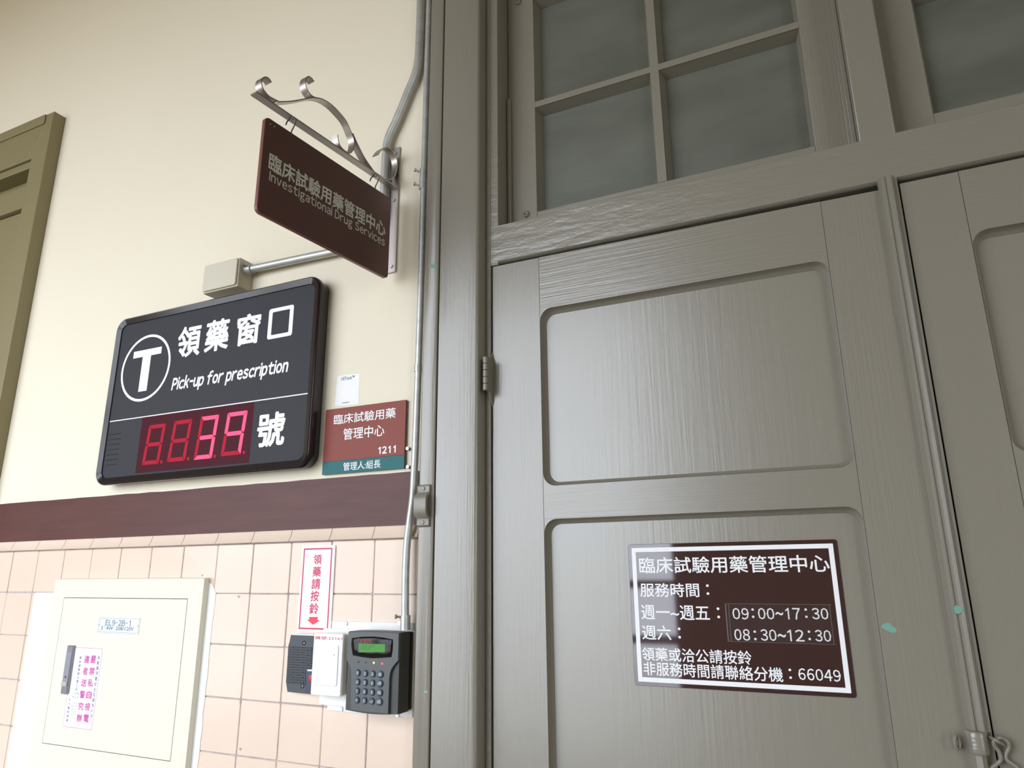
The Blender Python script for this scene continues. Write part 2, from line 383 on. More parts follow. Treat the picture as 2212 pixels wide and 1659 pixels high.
# sashes
def sash(idx, xa, xb, side, hx, label):
    t = thing('window_%d' % idx, ((xa+xb)/2, .05, 2.2), label, 'window', kind='structure')
    WS = -.047; dp, bv = .028, .007
    zb, zt = 2.2030, 3.29
    ga = .0012
    st = .0665
    xi0, xi1 = xa+st, xb-st
    zi = [2.2457+(.008 if idx == 2 else 0)]
    # glazed openings: rows by height, columns by hx
    bars = [(2.5035, 2.5190), (2.797, 2.8125)]
    rows = [(zi[0], bars[0][0]), (bars[0][1], bars[1][0])]; rows.append((bars[1][1], zt-.07))
    cols = [(xi0, hx-.0096), (hx+.0096, xi1)]
    xs_ = sorted({xa+ga, xi0, hx-.0096, hx+.0096, xi1, xb-ga})
    def frame_piece(g, a, b, c, d): g.box(a, b, c, d, WS-.04, WS)
    g = G(); frame_piece(g, xa+ga, xi0, zb, zt); build(g, 'stile', paint_v, t, bevel=.0008)
    g = G(); frame_piece(g, xi1, xb-ga, zb, zt); build(g, 'stile', paint_v, t, bevel=.0008)
    g = G(); frame_piece(g, xi0+.0003, xi1-.0003, zb, zi[0]); build(g, 'bottom_rail', paint_h, t, bevel=.0008)
    g = G(); frame_piece(g, xi0+.0003, xi1-.0003, zt-.07, zt); build(g, 'top_rail', paint_h, t, bevel=.0008)
    for (c, d) in bars:
        g = G().loft([[(x, v, ww) for v, ww in ((c-.004, WS-dp-.008), (c-.004, WS-dp), (c, WS-.006), (c+.0005, WS), (d-.0005, WS), (d, WS-.006), (d+.004, WS-dp), (d+.004, WS-dp-.008))] for x in (xi0+.0002, xi1-.0002)])
        build(g, 'glazing_bar', paint_h, t)
    g = G().loft([[(x, v, ww) for x, ww in ((hx-.0096-.004, WS-dp-.008), (hx-.0136, WS-dp), (hx-.0096, WS-.006), (hx-.009, WS+.0005), (hx+.009, WS+.0005), (hx+.0096, WS-.006), (hx+.0136, WS-dp), (hx+.0136, WS-dp-.008))] for v in (zi[0], zt-.07)])
    build(g, 'glazing_bar', paint_v, t)
    for (a, b) in cols:
        for (c, d) in rows:
            g = G(); o_ = rr(a, b, c, d, .0004, WS-.002, 1); i_ = rr(a+bv, b-bv, c+bv, d-bv, .0004, WS-dp+.001, 1)
            g.loft([o_, i_, [(p[0], p[1], WS-dp-.004) for p in i_], [(p[0], p[1], WS-dp-.004) for p in o_]], loop=True)
            build(g, 'glazing_bead', paint_m, t)
            build(G().box(a-.002, b+.002, c-.002, d+.002, WS-dp-.004, WS-dp), 'pane', glass_m, t)
    return t
tw = sash(1, -.5827, XM0, 0, -.2462, 'olive sash transom window over the left door leaf, with small screw eyes at its corners')
tw2 = sash(2, XM1, .851, 1, .5027, 'olive sash transom window over the right door leaf, edge of one bluish pane in view')
# batten strips in the reveal and screw eyes
zz = at(1098, 215, .04)[1]
build(G().box(-.5810, -.5735, 2.203, zz, -.0465, -.036), 'batten', paint_v, tw, bevel=.001)
build(G().box(XM0-.0135, XM0-.0005, 2.204, 3.28, -.0465, -.040).box(XM0-.0075, XM0-.0005, 2.204, 3.28, -.040, -.036), 'batten', paint_v, tw, bevel=.0006)
build(G().box(XM1+.0006, XM1+.0062, 2.204, 3.28, -.0465, -.030), 'batten', steel, tw2)
def screw_eye(px, py, parent, Y):
    x, z = at(px, py, Y)
    g = G().tube([(x+.0055*math.sin(a), Y-.003-.0, z+.0065*math.cos(a)) for a in [k*math.pi/7 for k in range(13)]], .0016, 8)
    g.tube([(x, Y+.004, z-.006), (x, Y-.003, z-.006)], .0016, 8)
    build(g, 'screw_eye', paint_m, parent, smooth=True)
screw_eye(1136, 462, tw, .045); screw_eye(1119, 4, tw, .045)

# ------------------------------------------------------------------ door leaves
def leaf(idx, x0, x1, px0, px1, zl, zr, label, dz=0):
    YD = .0052; T = .040; rc = .018; RAD = .024
    t = thing('door_%d' % idx, ((x0+x1)/2, 0, 0), label, 'door', kind='structure')
    pan = [(1.6534+dz, 2.0006+dz), (1.20-.22, 1.5937+dz), (.30, .90)]
    ztop = lambda x: zl+(zr-zl)*(x-x0)/(x1-x0)
    e = .00035
    for a, b in ((x0, px0-e), (px1+e, x1)):
        build(G().prism([(a, .012), (b, .012), (b, ztop(b)), (a, ztop(a))], YD-T, YD), 'stile', paint_v, t, bevel=.0007, seg=1)
    def arc(cx, cz, a0, a1, r, n=6): return [(cx+r*math.cos(R(a0+(a1-a0)*k/n)), cz+r*math.sin(R(a0+(a1-a0)*k/n))) for k in range(n+1)]
    edges = [(pan[0][1], None), (pan[1][1], pan[0][0]), (pan[2][1], pan[1][0]), (None, pan[2][0])]
    for k, (lo, hi) in enumerate(edges):
        poly = []
        if lo is not None:     # lower boundary of the rail = top edge of the panel below, with rounded corners
            poly += [(px0, lo-RAD)] + arc(px0+RAD, lo-RAD, 180, 90, RAD)[1:] + arc(px1-RAD, lo-RAD, 90, 0, RAD)
        else: poly += [(px0, .012), (px1, .012)]
        if hi is not None:
            poly += arc(px1-RAD, hi+RAD, 0, -90, RAD) + arc(px0+RAD, hi+RAD, -90, -180, RAD)
        else: poly += [(px1, ztop(px1)), (px0, ztop(px0))]
        build(G().prism(poly, YD-T+.002, YD), 'rail', paint_h, t)
    for a, b in pan:
        prof = [(0, 0), (.0006, -.0040), (.0016, -.0095), (.0036, -.0140), (.0058, -.0165), (.0066, -.018), (.0066, -.030), (0, -.030)]
        build(G().loft([rr(px0+o, px1-o, a+o*1.3, b-o*1.3, RAD-o*.6, YD+ww-.0001, 6) for o, ww in prof], loop=True), 'moulding', paint_m, t, smooth=True)
        build(G().box(px0+.0062, px1-.0062, a+.008, b-.008, YD-.030, YD-rc+random.uniform(0, .0003)), 'panel', paint_p, t)
    return t
d1 = leaf(1, -.5968, .1458, -.4926, .0277, 2.1125, 2.1062, 'olive painted left door leaf carrying the dark opening hours sign')
d2 = leaf(2, .1478, .850, .2305, .7670, 2.1100, 2.1125, 'olive painted right door leaf beyond the rounded vertical bead', dz=.004)
# astragal bead on the meeting edge
prof = [(.1163, .0046), (.1163, .009), (.1185, .0125), (.1205, .0175), (.1235, .0195), (.1262, .0190), (.1278, .0170), (.1292, .0190), (.1325, .0210), (.1362, .0200), (.1388, .0165), (.1402, .0110), (.1412, .0090), (.1448, .0082), (.1450, .0046)]
zlo = at(2100, 1583, -.02)[1]
ast = build(G().loft([[(u, z, ww) for u, ww in prof] for z in (zlo, 2.1215)]), 'astragal', paint_m, d1, smooth=True)
# bolt housing, lug and wire hook below the bead
def P(px, py, Y): x, z = at(px, py, Y); return Vector((x, Y, z))
c = P(2100, 1600, -.02)
g = G().loft([[(u, z, ww) for u, ww in ((c.x-.0058-o, .004), (c.x-.0052-o, .016), (c.x-.0015, .0255+o), (c.x+.0060, .0280+o), (c.x+.0125, .0265+o), (c.x+.0172, .020+o), (c.x+.0195+o, .012), (c.x+.0200+o, .004))]
              for z, o in ((c.z-.0165, -.0008), (c.z-.0120, .0004), (c.z-.004, -.0006), (c.z+.004, .0006), (c.z+.0085, 0), (c.z+.0120, -.0012))])
build(g, 'bolt_housing', paint_l, d1, smooth=True, bevel=.0012)
g = G().loft([[(u, z, ww) for u, ww in ((c.x-.0040, .004), (c.x-.0032, .013), (c.x+.0010, .0205), (c.x+.0080, .0225), (c.x+.0135, .017), (c.x+.0150, .004))] for z in (c.z-.16, c.z-.0162)])
build(g, 'bolt_rod', paint_m, d1, smooth=True)
q = P(2067, 1603, -.014)
g = G().tube([(q.x+.0045*math.cos(a)*.7, q.y-.002+.0035*math.cos(a), q.z+.0085*math.sin(a)) for a in [k*math.pi/8 for k in range(17)]], .0021, 8)
g.tube([(q.x+.002, -.006, q.z-.006), (q.x+.002, q.y, q.z-.006)], .0022, 8)
build(g, 'screw_eye', paint_m, d1, smooth=True)
Z4 = (2030, 1540, 12.154)
def zpt(z, x, y, Y): return P(z[0]+x/z[2], z[1]+y/z[2], Y)
hk = thing('hook_and_eye', (.20, -.01, 1.18), 'olive painted twisted wire hook hanging beside the bolt below the door bead', 'wire hook')
build(G().tube([zpt(Z4, x, y, Y) for x, y, Y in ((1290, 620, -.012), (1420, 690, -.024), (1560, 770, -.024), (1700, 850, -.012))], .0021, 10, smooth=4), 'staple', paint_m, hk, smooth=True)
build(G().tube([zpt(Z4, x, y, Y) for x, y, Y in ((1360, 1446, -.014), (1560, 1290, -.014), (1600, 1180, -.015), (1540, 1000, -.016), (1430, 860, -.018), (1430, 730, -.020), (1560, 650, -.018), (1690, 690, -.015), (1800, 800, -.014), (1810, 930, -.013), (1740, 1080, -.012), (1750, 1220, -.012), (1880, 1330, -.012), (2010, 1420, -.012), (2120, 1560, -.012))], .0026, 10, smooth=4), 'wire_hook', paint_m, hk, smooth=True)
# hinge
hz0, hz1 = at(1047, 843, -.036)[1], at(1047, 770, -.036)[1]
hg = G(); hx = -.5985
for k in range(5):
    a = hz0+(hz1-hz0)*k/5; b = hz0+(hz1-hz0)*(k+1)/5
    hg.tube([(hx, -.033, a+.0003), (hx, -.033, a+.0011), (hx, -.033, b-.0011), (hx, -.033, b-.0003)], [.0043, .0051, .0051, .0043], 14)
hn = build(hg, 'hinge', paint_m, d1, smooth=True)
zt_, zb_ = at(1066, 762, -.008)[1], at(1066, 876, -.008)[1]
HF = Frame((hx+.0012, 0, 0), (0, -1, 0), (0, 0, 1), (1, 0, 0))
pl = [(.030, hz1-.001), (.0245, hz1-.0005), (.020, hz1+.001), (.014, hz1+.0045), (.0052, zt_+.0015), (.0030, zt_-.01), (.003, zb_+.006), (.0055, zb_-.002), (.012, zb_+.008), (.020, hz0+.001), (.030, hz0)]
build(G(HF).prism(pl, -.0012, .0014), 'hinge_wing', paint_m, hn, bevel=.0006)
# catch on the casing
kx0, kx1 = at(900, 1090, -.047)[0], at(929, 1090, -.045)[0]
zt_, zb_ = at(915, 1046, -.044)[1], at(915, 1139, -.044)[1]; H = zt_-zb_
CF = Frame((0, 0, 0), (0, 0, 1), (1, 0, 0), (0, -1, 0))
pl = [(zb_, .040), (zb_+H*.04, .0465), (zb_+H*.2, .0465), (zb_+H*.27, .056), (zb_+H*.34, .0590), (zb_+H*.66, .0590), (zb_+H*.73, .056), (zb_+H*.80, .0465), (zb_+H*.96, .0465), (zt_, .040), (zb_+H*.745, .040), (zb_+H*.70, .048), (zb_+H*.64, .0515), (zb_+H*.36, .0515), (zb_+H*.30, .048), (zb_+H*.255, .040)]
sk = thing('strap_keeper', ((kx0+kx1)/2, -.04, (zt_+zb_)/2), 'olive painted bent strap catch screwed to the door casing beside the pipe', 'door catch')
kx0 = max(kx0, x_out+.001)
build(G(Frame((0, 0, 0), (0, 0, 1), (0, -1, 0), (1, 0, 0))).prism(pl, kx0, kx1-.001), 'strap', paint_m, sk, bevel=.0012)
for zz in (zb_+H*.11, zb_+H*.89):
    build(G().plate((kx0+kx1)/2-.0036, (kx0+kx1)/2+.0036, zz-.0036, zz+.0036, .0464, .0484, .0035, .0008), 'screw', paint_m, sk, smooth=True)
# old green paint showing through
for k, (px, py, ww, pts) in enumerate([
        (1920, 1356, YS-.0023, [(-17, -2), (-13, -8), (-4, -11), (3, -10), (6, -4), (16, 2), (17, 7), (12, 11), (4, 10), (-8, 4)]),
        (2069, 1318, .0214, [(-9, -6), (-4, -11), (4, -9), (10, -5), (9, 4), (2, 9), (-6, 7)]),
        (935, 575, .0400, [(-4, -3), (0, -5), (4, -3), (4, 3), (0, 5), (-4, 3)]),
        (919, 1494, .0400, [(-4, -1), (0, -3), (5, -1), (4, 3), (-2, 3)])]):
    pl = [at(px+a, py+b, -ww) for a, b in pts]
    build(G().prism(pl, ww-.002, ww+.00025), 'paint_chip', chip_m, d1 if k < 2 else fr, label='patch of old green paint')

# ------------------------------------------------------------------ opening hours sign
ZH = (1320, 1120, 3.814)
HSW = -.0108; F0 = Frame()
xa = (at(1356.7, 1178, .0108)[0]+at(1371, 1483, .0108)[0])/2; xb = (at(1807.7, 1162.5, .0108)[0]+at(1849.6, 1504.9, .0108)[0])/2
za = (at(1371, 1483, .0108)[1]+at(1849.6, 1504.9, .0108)[1])/2; zb = (at(1356.7, 1178.2, .0108)[1]+at(1807.7, 1162.5, .0108)[1])/2
hs = thing('opening_hours_sign', ((xa+xb)/2, .012, za), 'glossy dark maroon opening hours sign with white border on the left door leaf', 'sign')
build(G().plate(xa, xb, za, zb, -.0129, HSW, .004, .0004), 'sign_plate', hours_m, hs)
g = G(); b0, b1 = .0062, .0132; W_ = HSW+.00012
o_ = rr(xa+b0, xb-b0, za+b0, zb-b0, .0005, W_, 1); i_ = rr(xa+b1, xb-b1, za+b1, zb-b1, .0003, W_, 1)
g.loft([o_, i_], cap0=False, cap1=False); build(g, 'border', white_l, hs)
g = G(); B = .011
def hw(s, L_, R_, T_, B_, b=B): wpx(g, s, ZH, L_, R_, T_, B_, W_, b)
def flush():
    global g
    build(g, 'lettering', white_l, hs); g = G()
hw('臨床試驗用藥管理中心', (232, 395), (1798, 370), (1010, 308), (1010, 448))
flush(); hw('服務時間', (240, 592), (725, 585), (480, 532), (480, 647)); hw(':', (784, 590), (808, 590), (796, 542), (796, 630), 0)
flush(); hw('週一~週五', (248, 775), (812, 778), (560, 715), (560, 836)); hw(':', (872, 780), (896, 780), (882, 732), (882, 823), 0)
flush(); hw('週六', (256, 940), (495, 940), (375, 880), (375, 1000)); hw(':', (551, 940), (574, 940), (562, 897), (562, 990), 0)
for s, a, b in (('09', 1000, 1135), ('00', 1210, 1345), ('~', 1355, 1418), ('17', 1437, 1558), ('30', 1655, 1790)):
    hw(s, (a, 785), (b, 785), ((a+b)/2, 737 if s != '~' else 770), ((a+b)/2, 832 if s != '~' else 798), .008)
for a in (1158, 1596): hw(':', (a, 785), (a+22, 785), (a+11, 740), (a+11, 820), 0)
for s, a, b in (('08', 1015, 1145), ('30', 1232, 1363), ('~', 1373, 1440), ('12', 1452, 1590), ('30', 1680, 1812)):
    hw(s, (a, 960), (b, 960), ((a+b)/2, 910+(a-1015)*.012 if s != '~' else 950), ((a+b)/2, 1006+(a-1015)*.014 if s != '~' else 980), .008)
for a in (1175, 1622): hw(':', (a, 960), (a+22, 960), (a+11, 922), (a+11, 1004), 0)
flush(); hw('領藥或洽公請按鈴', (256, 1125), (1156, 1135), (700, 1074), (700, 1188))
flush(); hw('非服務時間請聯絡分機', (268, 1240), (1415, 1275), (840, 1203), (840, 1320)); hw(':', (1464, 1280), (1488, 1280), (1477, 1237), (1477, 1322), 0)
hw('66049', (1543, 1285), (1892, 1290), (1715, 1240), (1715, 1338), .008)
build(g, 'lettering', white_l, hs)
s0 = F0.px(ZH[0]+940/ZH[2], ZH[1]+700/ZH[2], -.0105); s1 = F0.px(ZH[0]+1860/ZH[2], ZH[1]+1040/ZH[2], -.0105)
g = G(); g.plate(s0[0], s1[0]-.001, s1[1], s0[1], -.0100, -.0096, .001, .0001)
sl = build(g, 'plastic_sleeve', sleeve_m, hs, label='clear plastic sleeve over the hours')
g = G()
for a, b, c_, d_ in ((s0[0]-.0005, s0[0]+.001, s1[1], s0[1]), (s0[0]+.0045, s0[0]+.0053, s1[1], s0[1]), (s1[0]-.004, s1[0]-.0033, s1[1], s0[1]), (s0[0], s1[0]-.001, s0[1]-.0006, s0[1]), (s0[0], s1[0]-.001, s1[1], s1[1]+.0006)):
    g.box(a, b, c_, d_, -.0098, -.00945)
build(g, 'sleeve_edge', mat('sleeve seam', (.16, .13, .12), .25), sl)

# ------------------------------------------------------------------ queue display
ZD = (180, 540, 3.13)
X0, X1, Z0, Z1 = -1.7060, -1.0180, 1.7215, 2.1660
WF = .042
qd = thing('queue_number_display', ((X0+X1)/2, 0, Z0), 'black pharmacy queue display showing red number 39 on the cream wall', 'display board')
build(G().plate(X0+.004, X1-.004, Z0+.004, Z1-.004, .004, .030, .030, .001, 8), 'housing', black_b, qd, smooth=True)
build(G().plate(X0+.03, X1-.03, Z0+.03, Z1-.03, .0002, .0045, .01, .001, 3), 'wall_bracket', black_b, qd)
g = G(); rads = [(0.000, .028, .034), (0, .036, .034), (.0015, .040, .033), (.0045, WF, .031), (.0175, WF-.0045, .020), (.0185, WF-.0075, .019), (.0185, .028, .019)]
g.loft([rr(X0+o, X1-o, Z0+o, Z1-o, r_, ww, 8) for o, ww, r_ in rads], loop=True); build(g, 'bezel', bez_m, qd, smooth=True)
FW = WF-.0072
build(G().plate(X0+.018, X1-.018, Z0+.018, Z1-.018, .0295, FW, .019, .0002, 8), 'face_panel', face_m, qd)
LW = FW+.0002
g = G()
for s, L_, R_, T_, B_ in (('領', (637, 640), (795, 600), (718, 512), (712, 722)), ('藥', (824, 590), (986, 560), (906, 470), (905, 682)), ('窗', (1036, 550), (1198, 515), (1116, 432), (1114, 640)), ('號', (1176, 1215), (1364, 1195), (1272, 1097), (1268, 1330))):
    wpx(g, s, ZD, L_, R_, T_, B_, LW, .027)
q = [F0.px(ZD[0]+a/ZD[2], ZD[1]+b/ZD[2], LW) for a, b in ((1250, 500), (1417, 480), (1340, 385), (1325, 592))]
o_ = rr(q[0][0], q[1][0], q[3][1], q[2][1], .006, LW, 3); i_ = rr(q[0][0]+.0115, q[1][0]-.0115, q[3][1]+.0095, q[2][1]-.0095, .002, LW, 3)
g.loft([o_, i_], cap0=False, cap1=False)
build(g, 'lettering', white_l, qd); g = G()
wpx(g, 'Pick-up for prescription', ZD, (597, 910), (1386, 790), (1288, 742), (968, 915), LW, .036, .18)
build(g, 'lettering', white_l, qd); g = G()
# divider line
a = F0.px(ZD[0]+150/ZD[2], ZD[1]+1166/ZD[2], LW); b = F0.px(ZD[0]+1472/ZD[2], ZD[1]+975/ZD[2], LW)
g.box(X0+.0195, X1-.0195, (a[1]+b[1])/2-.0013, (a[1]+b[1])/2+.0013, LW-.0001, LW+.0001)
build(g, 'divider_line', white_l, qd); g = G()
# T in a ring
q = [F0.px(ZD[0]+a/ZD[2], ZD[1]+b/ZD[2], LW) for a, b in ((258, 820), (588, 760), (455, 572), (375, 1026))]
cx, cz, rx, rz = (q[0][0]+q[1][0])/2, (q[2][1]+q[3][1])/2, (q[1][0]-q[0][0])/2, (q[2][1]-q[3][1])/2
g.loft([[(cx+(rx-o)*math.cos(R(a)), cz+(rz-o)*math.sin(R(a)), LW) for a in range(0, 360, 6)] for o in (0, .0068)], cap0=False, cap1=False)
tp = [F0.px(ZD[0]+a/ZD[2], ZD[1]+b/ZD[2], LW) for a, b in ((340, 712), (527, 690), (432, 672), (400, 955), (432, 700))]
tl, tr_, tt, tb_ = tp[0][0], tp[1][0], tp[2][1], tp[3][1]; mx = (tl+tr_)/2
g.add([(tl, tt, LW), (tr_, tt, LW), (tr_, tt-.0185, LW), (mx+.0155, tt-.0185, LW), (mx+.0155, tb_, LW), (mx-.0155, tb_, LW), (mx-.0155, tt-.0185, LW), (tl, tt-.0185, LW)], [(0, 1, 2, 3, 6, 7), (3, 4, 5, 6)])
build(g, 'emblem', white_l, qd)
# speaker slots
g = G()
for k in range(7):
    a = F0.px(ZD[0]+(172-4*k)/ZD[2], ZD[1]+(1250+34.5*k)/ZD[2], LW); b = F0.px(ZD[0]+(256-5*k)/ZD[2], ZD[1]+(1241+34.5*k)/ZD[2], LW)
    g.box(a[0], b[0], (a[1]+b[1])/2-.001, (a[1]+b[1])/2+.001, LW-.0004, LW+.00005)
build(g, 'speaker_slots', slot_m, qd)
# red window with four seven-segment digits
q = [F0.px(ZD[0]+a/ZD[2], ZD[1]+b/ZD[2], LW) for a, b in ((378, 1300), (1138, 1240), (800, 1075), (730, 1475))]
rw = (q[0][0], q[1][0], q[3][1], q[2][1])
dw = build(G().plate(*rw[:2], rw[2], rw[3], FW-.001, FW+.00015, .001, .0001), 'number_window', red_w, qd)
def digit(k, L_, R_, T_, B_, on):
    q = [F0.px(ZD[0]+a/ZD[2], ZD[1]+b/ZD[2], LW) for a, b in (L_, R_, T_, B_)]
    x0, x1, z1, z0 = q[0][0], q[1][0], q[2][1], q[3][1]
    Wd, Hh = (x1-x0), z1-z0; sl = .10*Hh; bw = Wd-sl; t = .0095
    def m(u, v): return (x0+u*bw+v*sl, z0+v*Hh)
    tu, tv = t/bw, t/Hh; gp = .02
    S = {'a': [(gp, 1), (1-gp, 1), (1-tu-gp, 1-tv), (tu+gp, 1-tv)], 'd': [(tu+gp, tv), (1-tu-gp, tv), (1-gp, 0), (gp, 0)],
         'g': [(tu*.5+gp, .5), (tu+gp, .5+tv/2), (1-tu-gp, .5+tv/2), (1-tu*.5-gp, .5), (1-tu-gp, .5-tv/2), (tu+gp, .5-tv/2)],
         'f': [(0, 1-gp/2), (tu, 1-tv-gp/2), (tu, .5+tv/2+gp/2), (tu*.4, .5+gp/2), (0, .5+tv*.3)], 'b': [(1, 1-gp/2), (1-tu, 1-tv-gp/2), (1-tu, .5+tv/2+gp/2), (1-tu*.4, .5+gp/2), (1, .5+tv*.3)],
         'e': [(0, gp/2), (tu, tv+gp/2), (tu, .5-tv/2-gp/2), (tu*.4, .5-gp/2), (0, .5-tv*.3)], 'c': [(1, gp/2), (1-tu, tv+gp/2), (1-tu, .5-tv/2-gp/2), (1-tu*.4, .5-gp/2), (1, .5-tv*.3)]}
    g = G()
    for name, pl in S.items():
        g.cur = 1 if name in on else 0; g.prism([m(u, v) for u, v in pl], LW-.0001, LW+.0002)
    g.cur = 0; c_ = m(1.16, .035); g.prism([(c_[0]+.0042*math.cos(R(a)), c_[1]+.0042*math.sin(R(a))) for a in range(0, 360, 30)], LW-.0001, LW+.0002)
    build(g, 'digit', [seg_off, seg_on], dw)
digit(0, (395, 1450), (560, 1176), (495, 1180), (450, 1450), '')
digit(1, (565, 1430), (738, 1148), (672, 1150), (620, 1430), '')
digit(2, (745, 1415), (918, 1120), (850, 1122), (800, 1414), 'abcdg')
digit(3, (928, 1390), (1111, 1090), (1040, 1094), (980, 1390), 'abcfg')

# ------------------------------------------------------------------ junction box and conduits
jb = thing('junction_box', (-1.33, 0, 2.18), 'ivory square junction box above the queue display', 'junction box')
build(G().plate(-1.388, -1.2715, 2.1815, 2.2575, .0, .046, .002, .001), 'box_body', beige_box, jb, smooth=True)
build(G().plate(-1.386, -1.2745, 2.1845, 2.2555, .0465, .0515, .006, .0015), 'lid', beige_box, jb, smooth=True)
def sp3(px, py, Y): return P(px, py, Y)
cv = thing('conduit_pipe', (-.87, 0, 2.23), 'thick grey steel conduit rising behind the hanging sign to the junction box', 'pipe')
RJ = .0098
jy = -.0225
zc = 2.2285
up_pts = [sp3(x, y, -.0145) for x, y in ((829, 430), (834, 330), (841, 294), (857, 260), (883, 196), (896, 165), (903, 135), (906, 90), (909, 0), (911.5, -90))]
xc = up_pts[0].x-.002
elbow = [Vector((-1.2700, jy, zc+.004)), Vector((-1.10, -.018, zc+.002)), Vector((-1.0, -.016, zc)), Vector((xc-.07, -.0145, zc)), Vector((xc-.035, -.0145, zc+.006)), Vector((xc-.010, -.0145, zc+.030)), Vector((xc, -.0145, zc+.065))]
build(G().tube(elbow+up_pts+[up_pts[-1]+Vector((0, 0, 1.0))], RJ, 16, smooth=5), 'pipe', galv, cv, smooth=True)
build(G().tube([Vector((-1.2714, jy, zc+.004)), Vector((-1.252, jy, zc+.004))], .0125, 16), 'box_connector', galv, cv, smooth=True)
build(G().tube([Vector((-1.262, jy-.011, zc+.008)), Vector((-1.262, jy-.019, zc+.010))], .0035, 8).tube([Vector((-1.262, jy-.0195, zc+.010)), Vector((-1.262, jy-.0215, zc+.0105))], .0048, 10), 'set_screw', zinc, cv, smooth=True)
# thin conduit next to the door frame
tc_ = thing('thin_conduit', (-.77, 0, 1.4), 'thin grey steel conduit running down beside the door frame to the keypad', 'pipe')
RT = .0074; yt = -.0190
def tx(px, py, Y): x, z = at(px, py, Y); return Vector((x, Y, z))
low = [tx(897.6, 962, yt), tx(895.3, 1010, yt), tx(891.6, 1075, -.020), tx(885.5, 1122, -.022), tx(879.5, 1172, -.026), tx(876.5, 1230, -.028), tx(875.5, 1290, -.029), tx(875.5, 1362, -.029)]
hi = [tx(927.6, 0, yt), tx(922.5, 160, yt), tx(917.6, 331, yt), tx(913.1, 480, yt), tx(909.1, 627, yt), tx(904.3, 780, yt)]
build(G().tube([hi[0]+Vector((0, 0, .9))]+hi+low, RT, 16, smooth=5), 'pipe', galv, tc_, smooth=True)
a, b = tx(915.5, 365, yt), tx(913.5, 409, yt)
build(G().tube([a, b], .0088, 16), 'coupling', galv, tc_, smooth=True)
for t_ in (a+(b-a)*.18, a+(b-a)*.86):
    build(G().tube([t_+Vector((-.006, -.006, 0)), t_+Vector((-.0135, -.0135, .002))], .0024, 8).tube([t_+Vector((-.0125, -.0125, .002)), t_+Vector((-.0150, -.0150, .0026))], .0042, 10), 'set_screw', zinc, tc_, smooth=True)
c_ = tx(903.2, 796, yt)
g = G().tube([c_+Vector((0, 0, .0075)), c_-Vector((0, 0, .0075))], .0083, 16)
g.box(c_.x-.0200, c_.x-.006, c_.z-.0075, c_.z+.0075, 0, .0018)
build(g, 'clamp', galv, tc_, smooth=True)
build(G().tube([(c_.x-.0145, -.0018, c_.z), (c_.x-.0145, -.0052, c_.z)], .0042, 10), 'set_screw', zinc, tc_, smooth=True)
a = tx(875.7, 1329, -.029); b = tx(875.7, 1361, -.029)
build(G().tube([a, b], .0098, 16), 'coupling', galv, tc_, smooth=True)
t_ = tx(868, 1333, -.036); build(G().tube([t_, t_+Vector((-.010, -.004, .001))], .0022, 8).tube([t_+Vector((-.009, -.004, .001)), t_+Vector((-.0115, -.005, .001))], .0040, 10), 'set_screw', zinc, tc_, smooth=True)
# loose screws and plugs in the wall beside the room sign
for k, (px, py, lb) in enumerate(((882.5, 969.5, 'old screw in the cream wall, upper of two beside the thin pipe'), (883, 1009, 'old screw in the wall, lower of two just above the maroon band'))):
    x, z = at(px, py, -.003); t_ = thing('wall_screw', (x, 0, z), lb, 'screw', group='old screws beside the room sign')
    build(G().prism([(x+.004*math.cos(R(a)), z+.004*math.sin(R(a))) for a in range(0, 360, 45)], .0002, .0012), 'wall_plug', grout_m, t_)
    build(G().tube([(x, -.001, z), (x, -.006, z)], .0018, 8).tube([(x, -.006, z), (x, -.0085, z)], .0036, 10), 'screw_head', zinc, t_, smooth=True)

# ------------------------------------------------------------------ hanging sign and its bracket
Pi = Vector((-.8430, -.0250, 0)); Po = Vector((-.8805, -.3750, 0)); L_ = (Pi-Po).length
Uv = (Pi-Po).normalized(); Nv = Vector((Uv.y, -Uv.x, 0))          # face normal towards the door
SF = Frame((Po.x, Po.y, 2.1253), Uv, (0, 0, 1), Nv)
hsn = thing('hanging_sign', (Po+Pi)/2+Vector((0, 0, 2.1253)), 'chocolate brown double line sign hanging from the scrolled steel bracket', 'sign')
SH = .1960
g = G(SF).loft([rr(0, L_, 0, SH, .010, -.0078, 5), rr(0, L_, 0, SH, .010, -.0012, 5)], cap1=False, cap0=True); build(g, 'sign_edge', blade_e, hsn, smooth=True)
g = G(SF).loft([rr(0, L_, 0, SH, .010, -.0012, 5), rr(.0007, L_-.0007, .0007, SH-.0007, .0095, 0, 5)]); build(g, 'sign_plate', blade_m, hsn)
ZS = (500, 120, 3.1913)
g = G(SF)
wpx(g, '臨床試驗用藥管理中心', ZS, (257, 735), (1062, 1208), (661, 905), (661, 1022), .0003, .020)
build(g, 'lettering', letter_g, hsn); g = G(SF)
wpx(g, 'Investigational Drug Services', ZS, (262, 825), (1057, 1303), (270, 795), (478, 1006), .0003, .010)
build(g, 'lettering', letter_g, hsn)
g = G(SF)
for u in (.012, .021): g.prism([(u+.0013*math.cos(R(a)), SH-.011+.0013*math.sin(R(a))) for a in range(0, 360, 45)], -.0001, .0003)
build(g, 'drill_mark', letter_g, hsn)
br = thing('scroll_bracket', (-.85, 0, 2.15), 'scrolled flat steel wall bracket carrying the brown hanging sign', 'bracket')
build(G().plate(-.8625, -.8390, 2.150, 2.4680, .0, .0045, .001, .0006), 'wall_plate', steel, br)
for zz in (2.452, 2.330, 2.165):
    build(G().tube([(-.8505, -.0045, zz), (-.8505, -.0068, zz)], .0042, 12), 'screw', zinc, br, smooth=True)
BZ = 2.3580
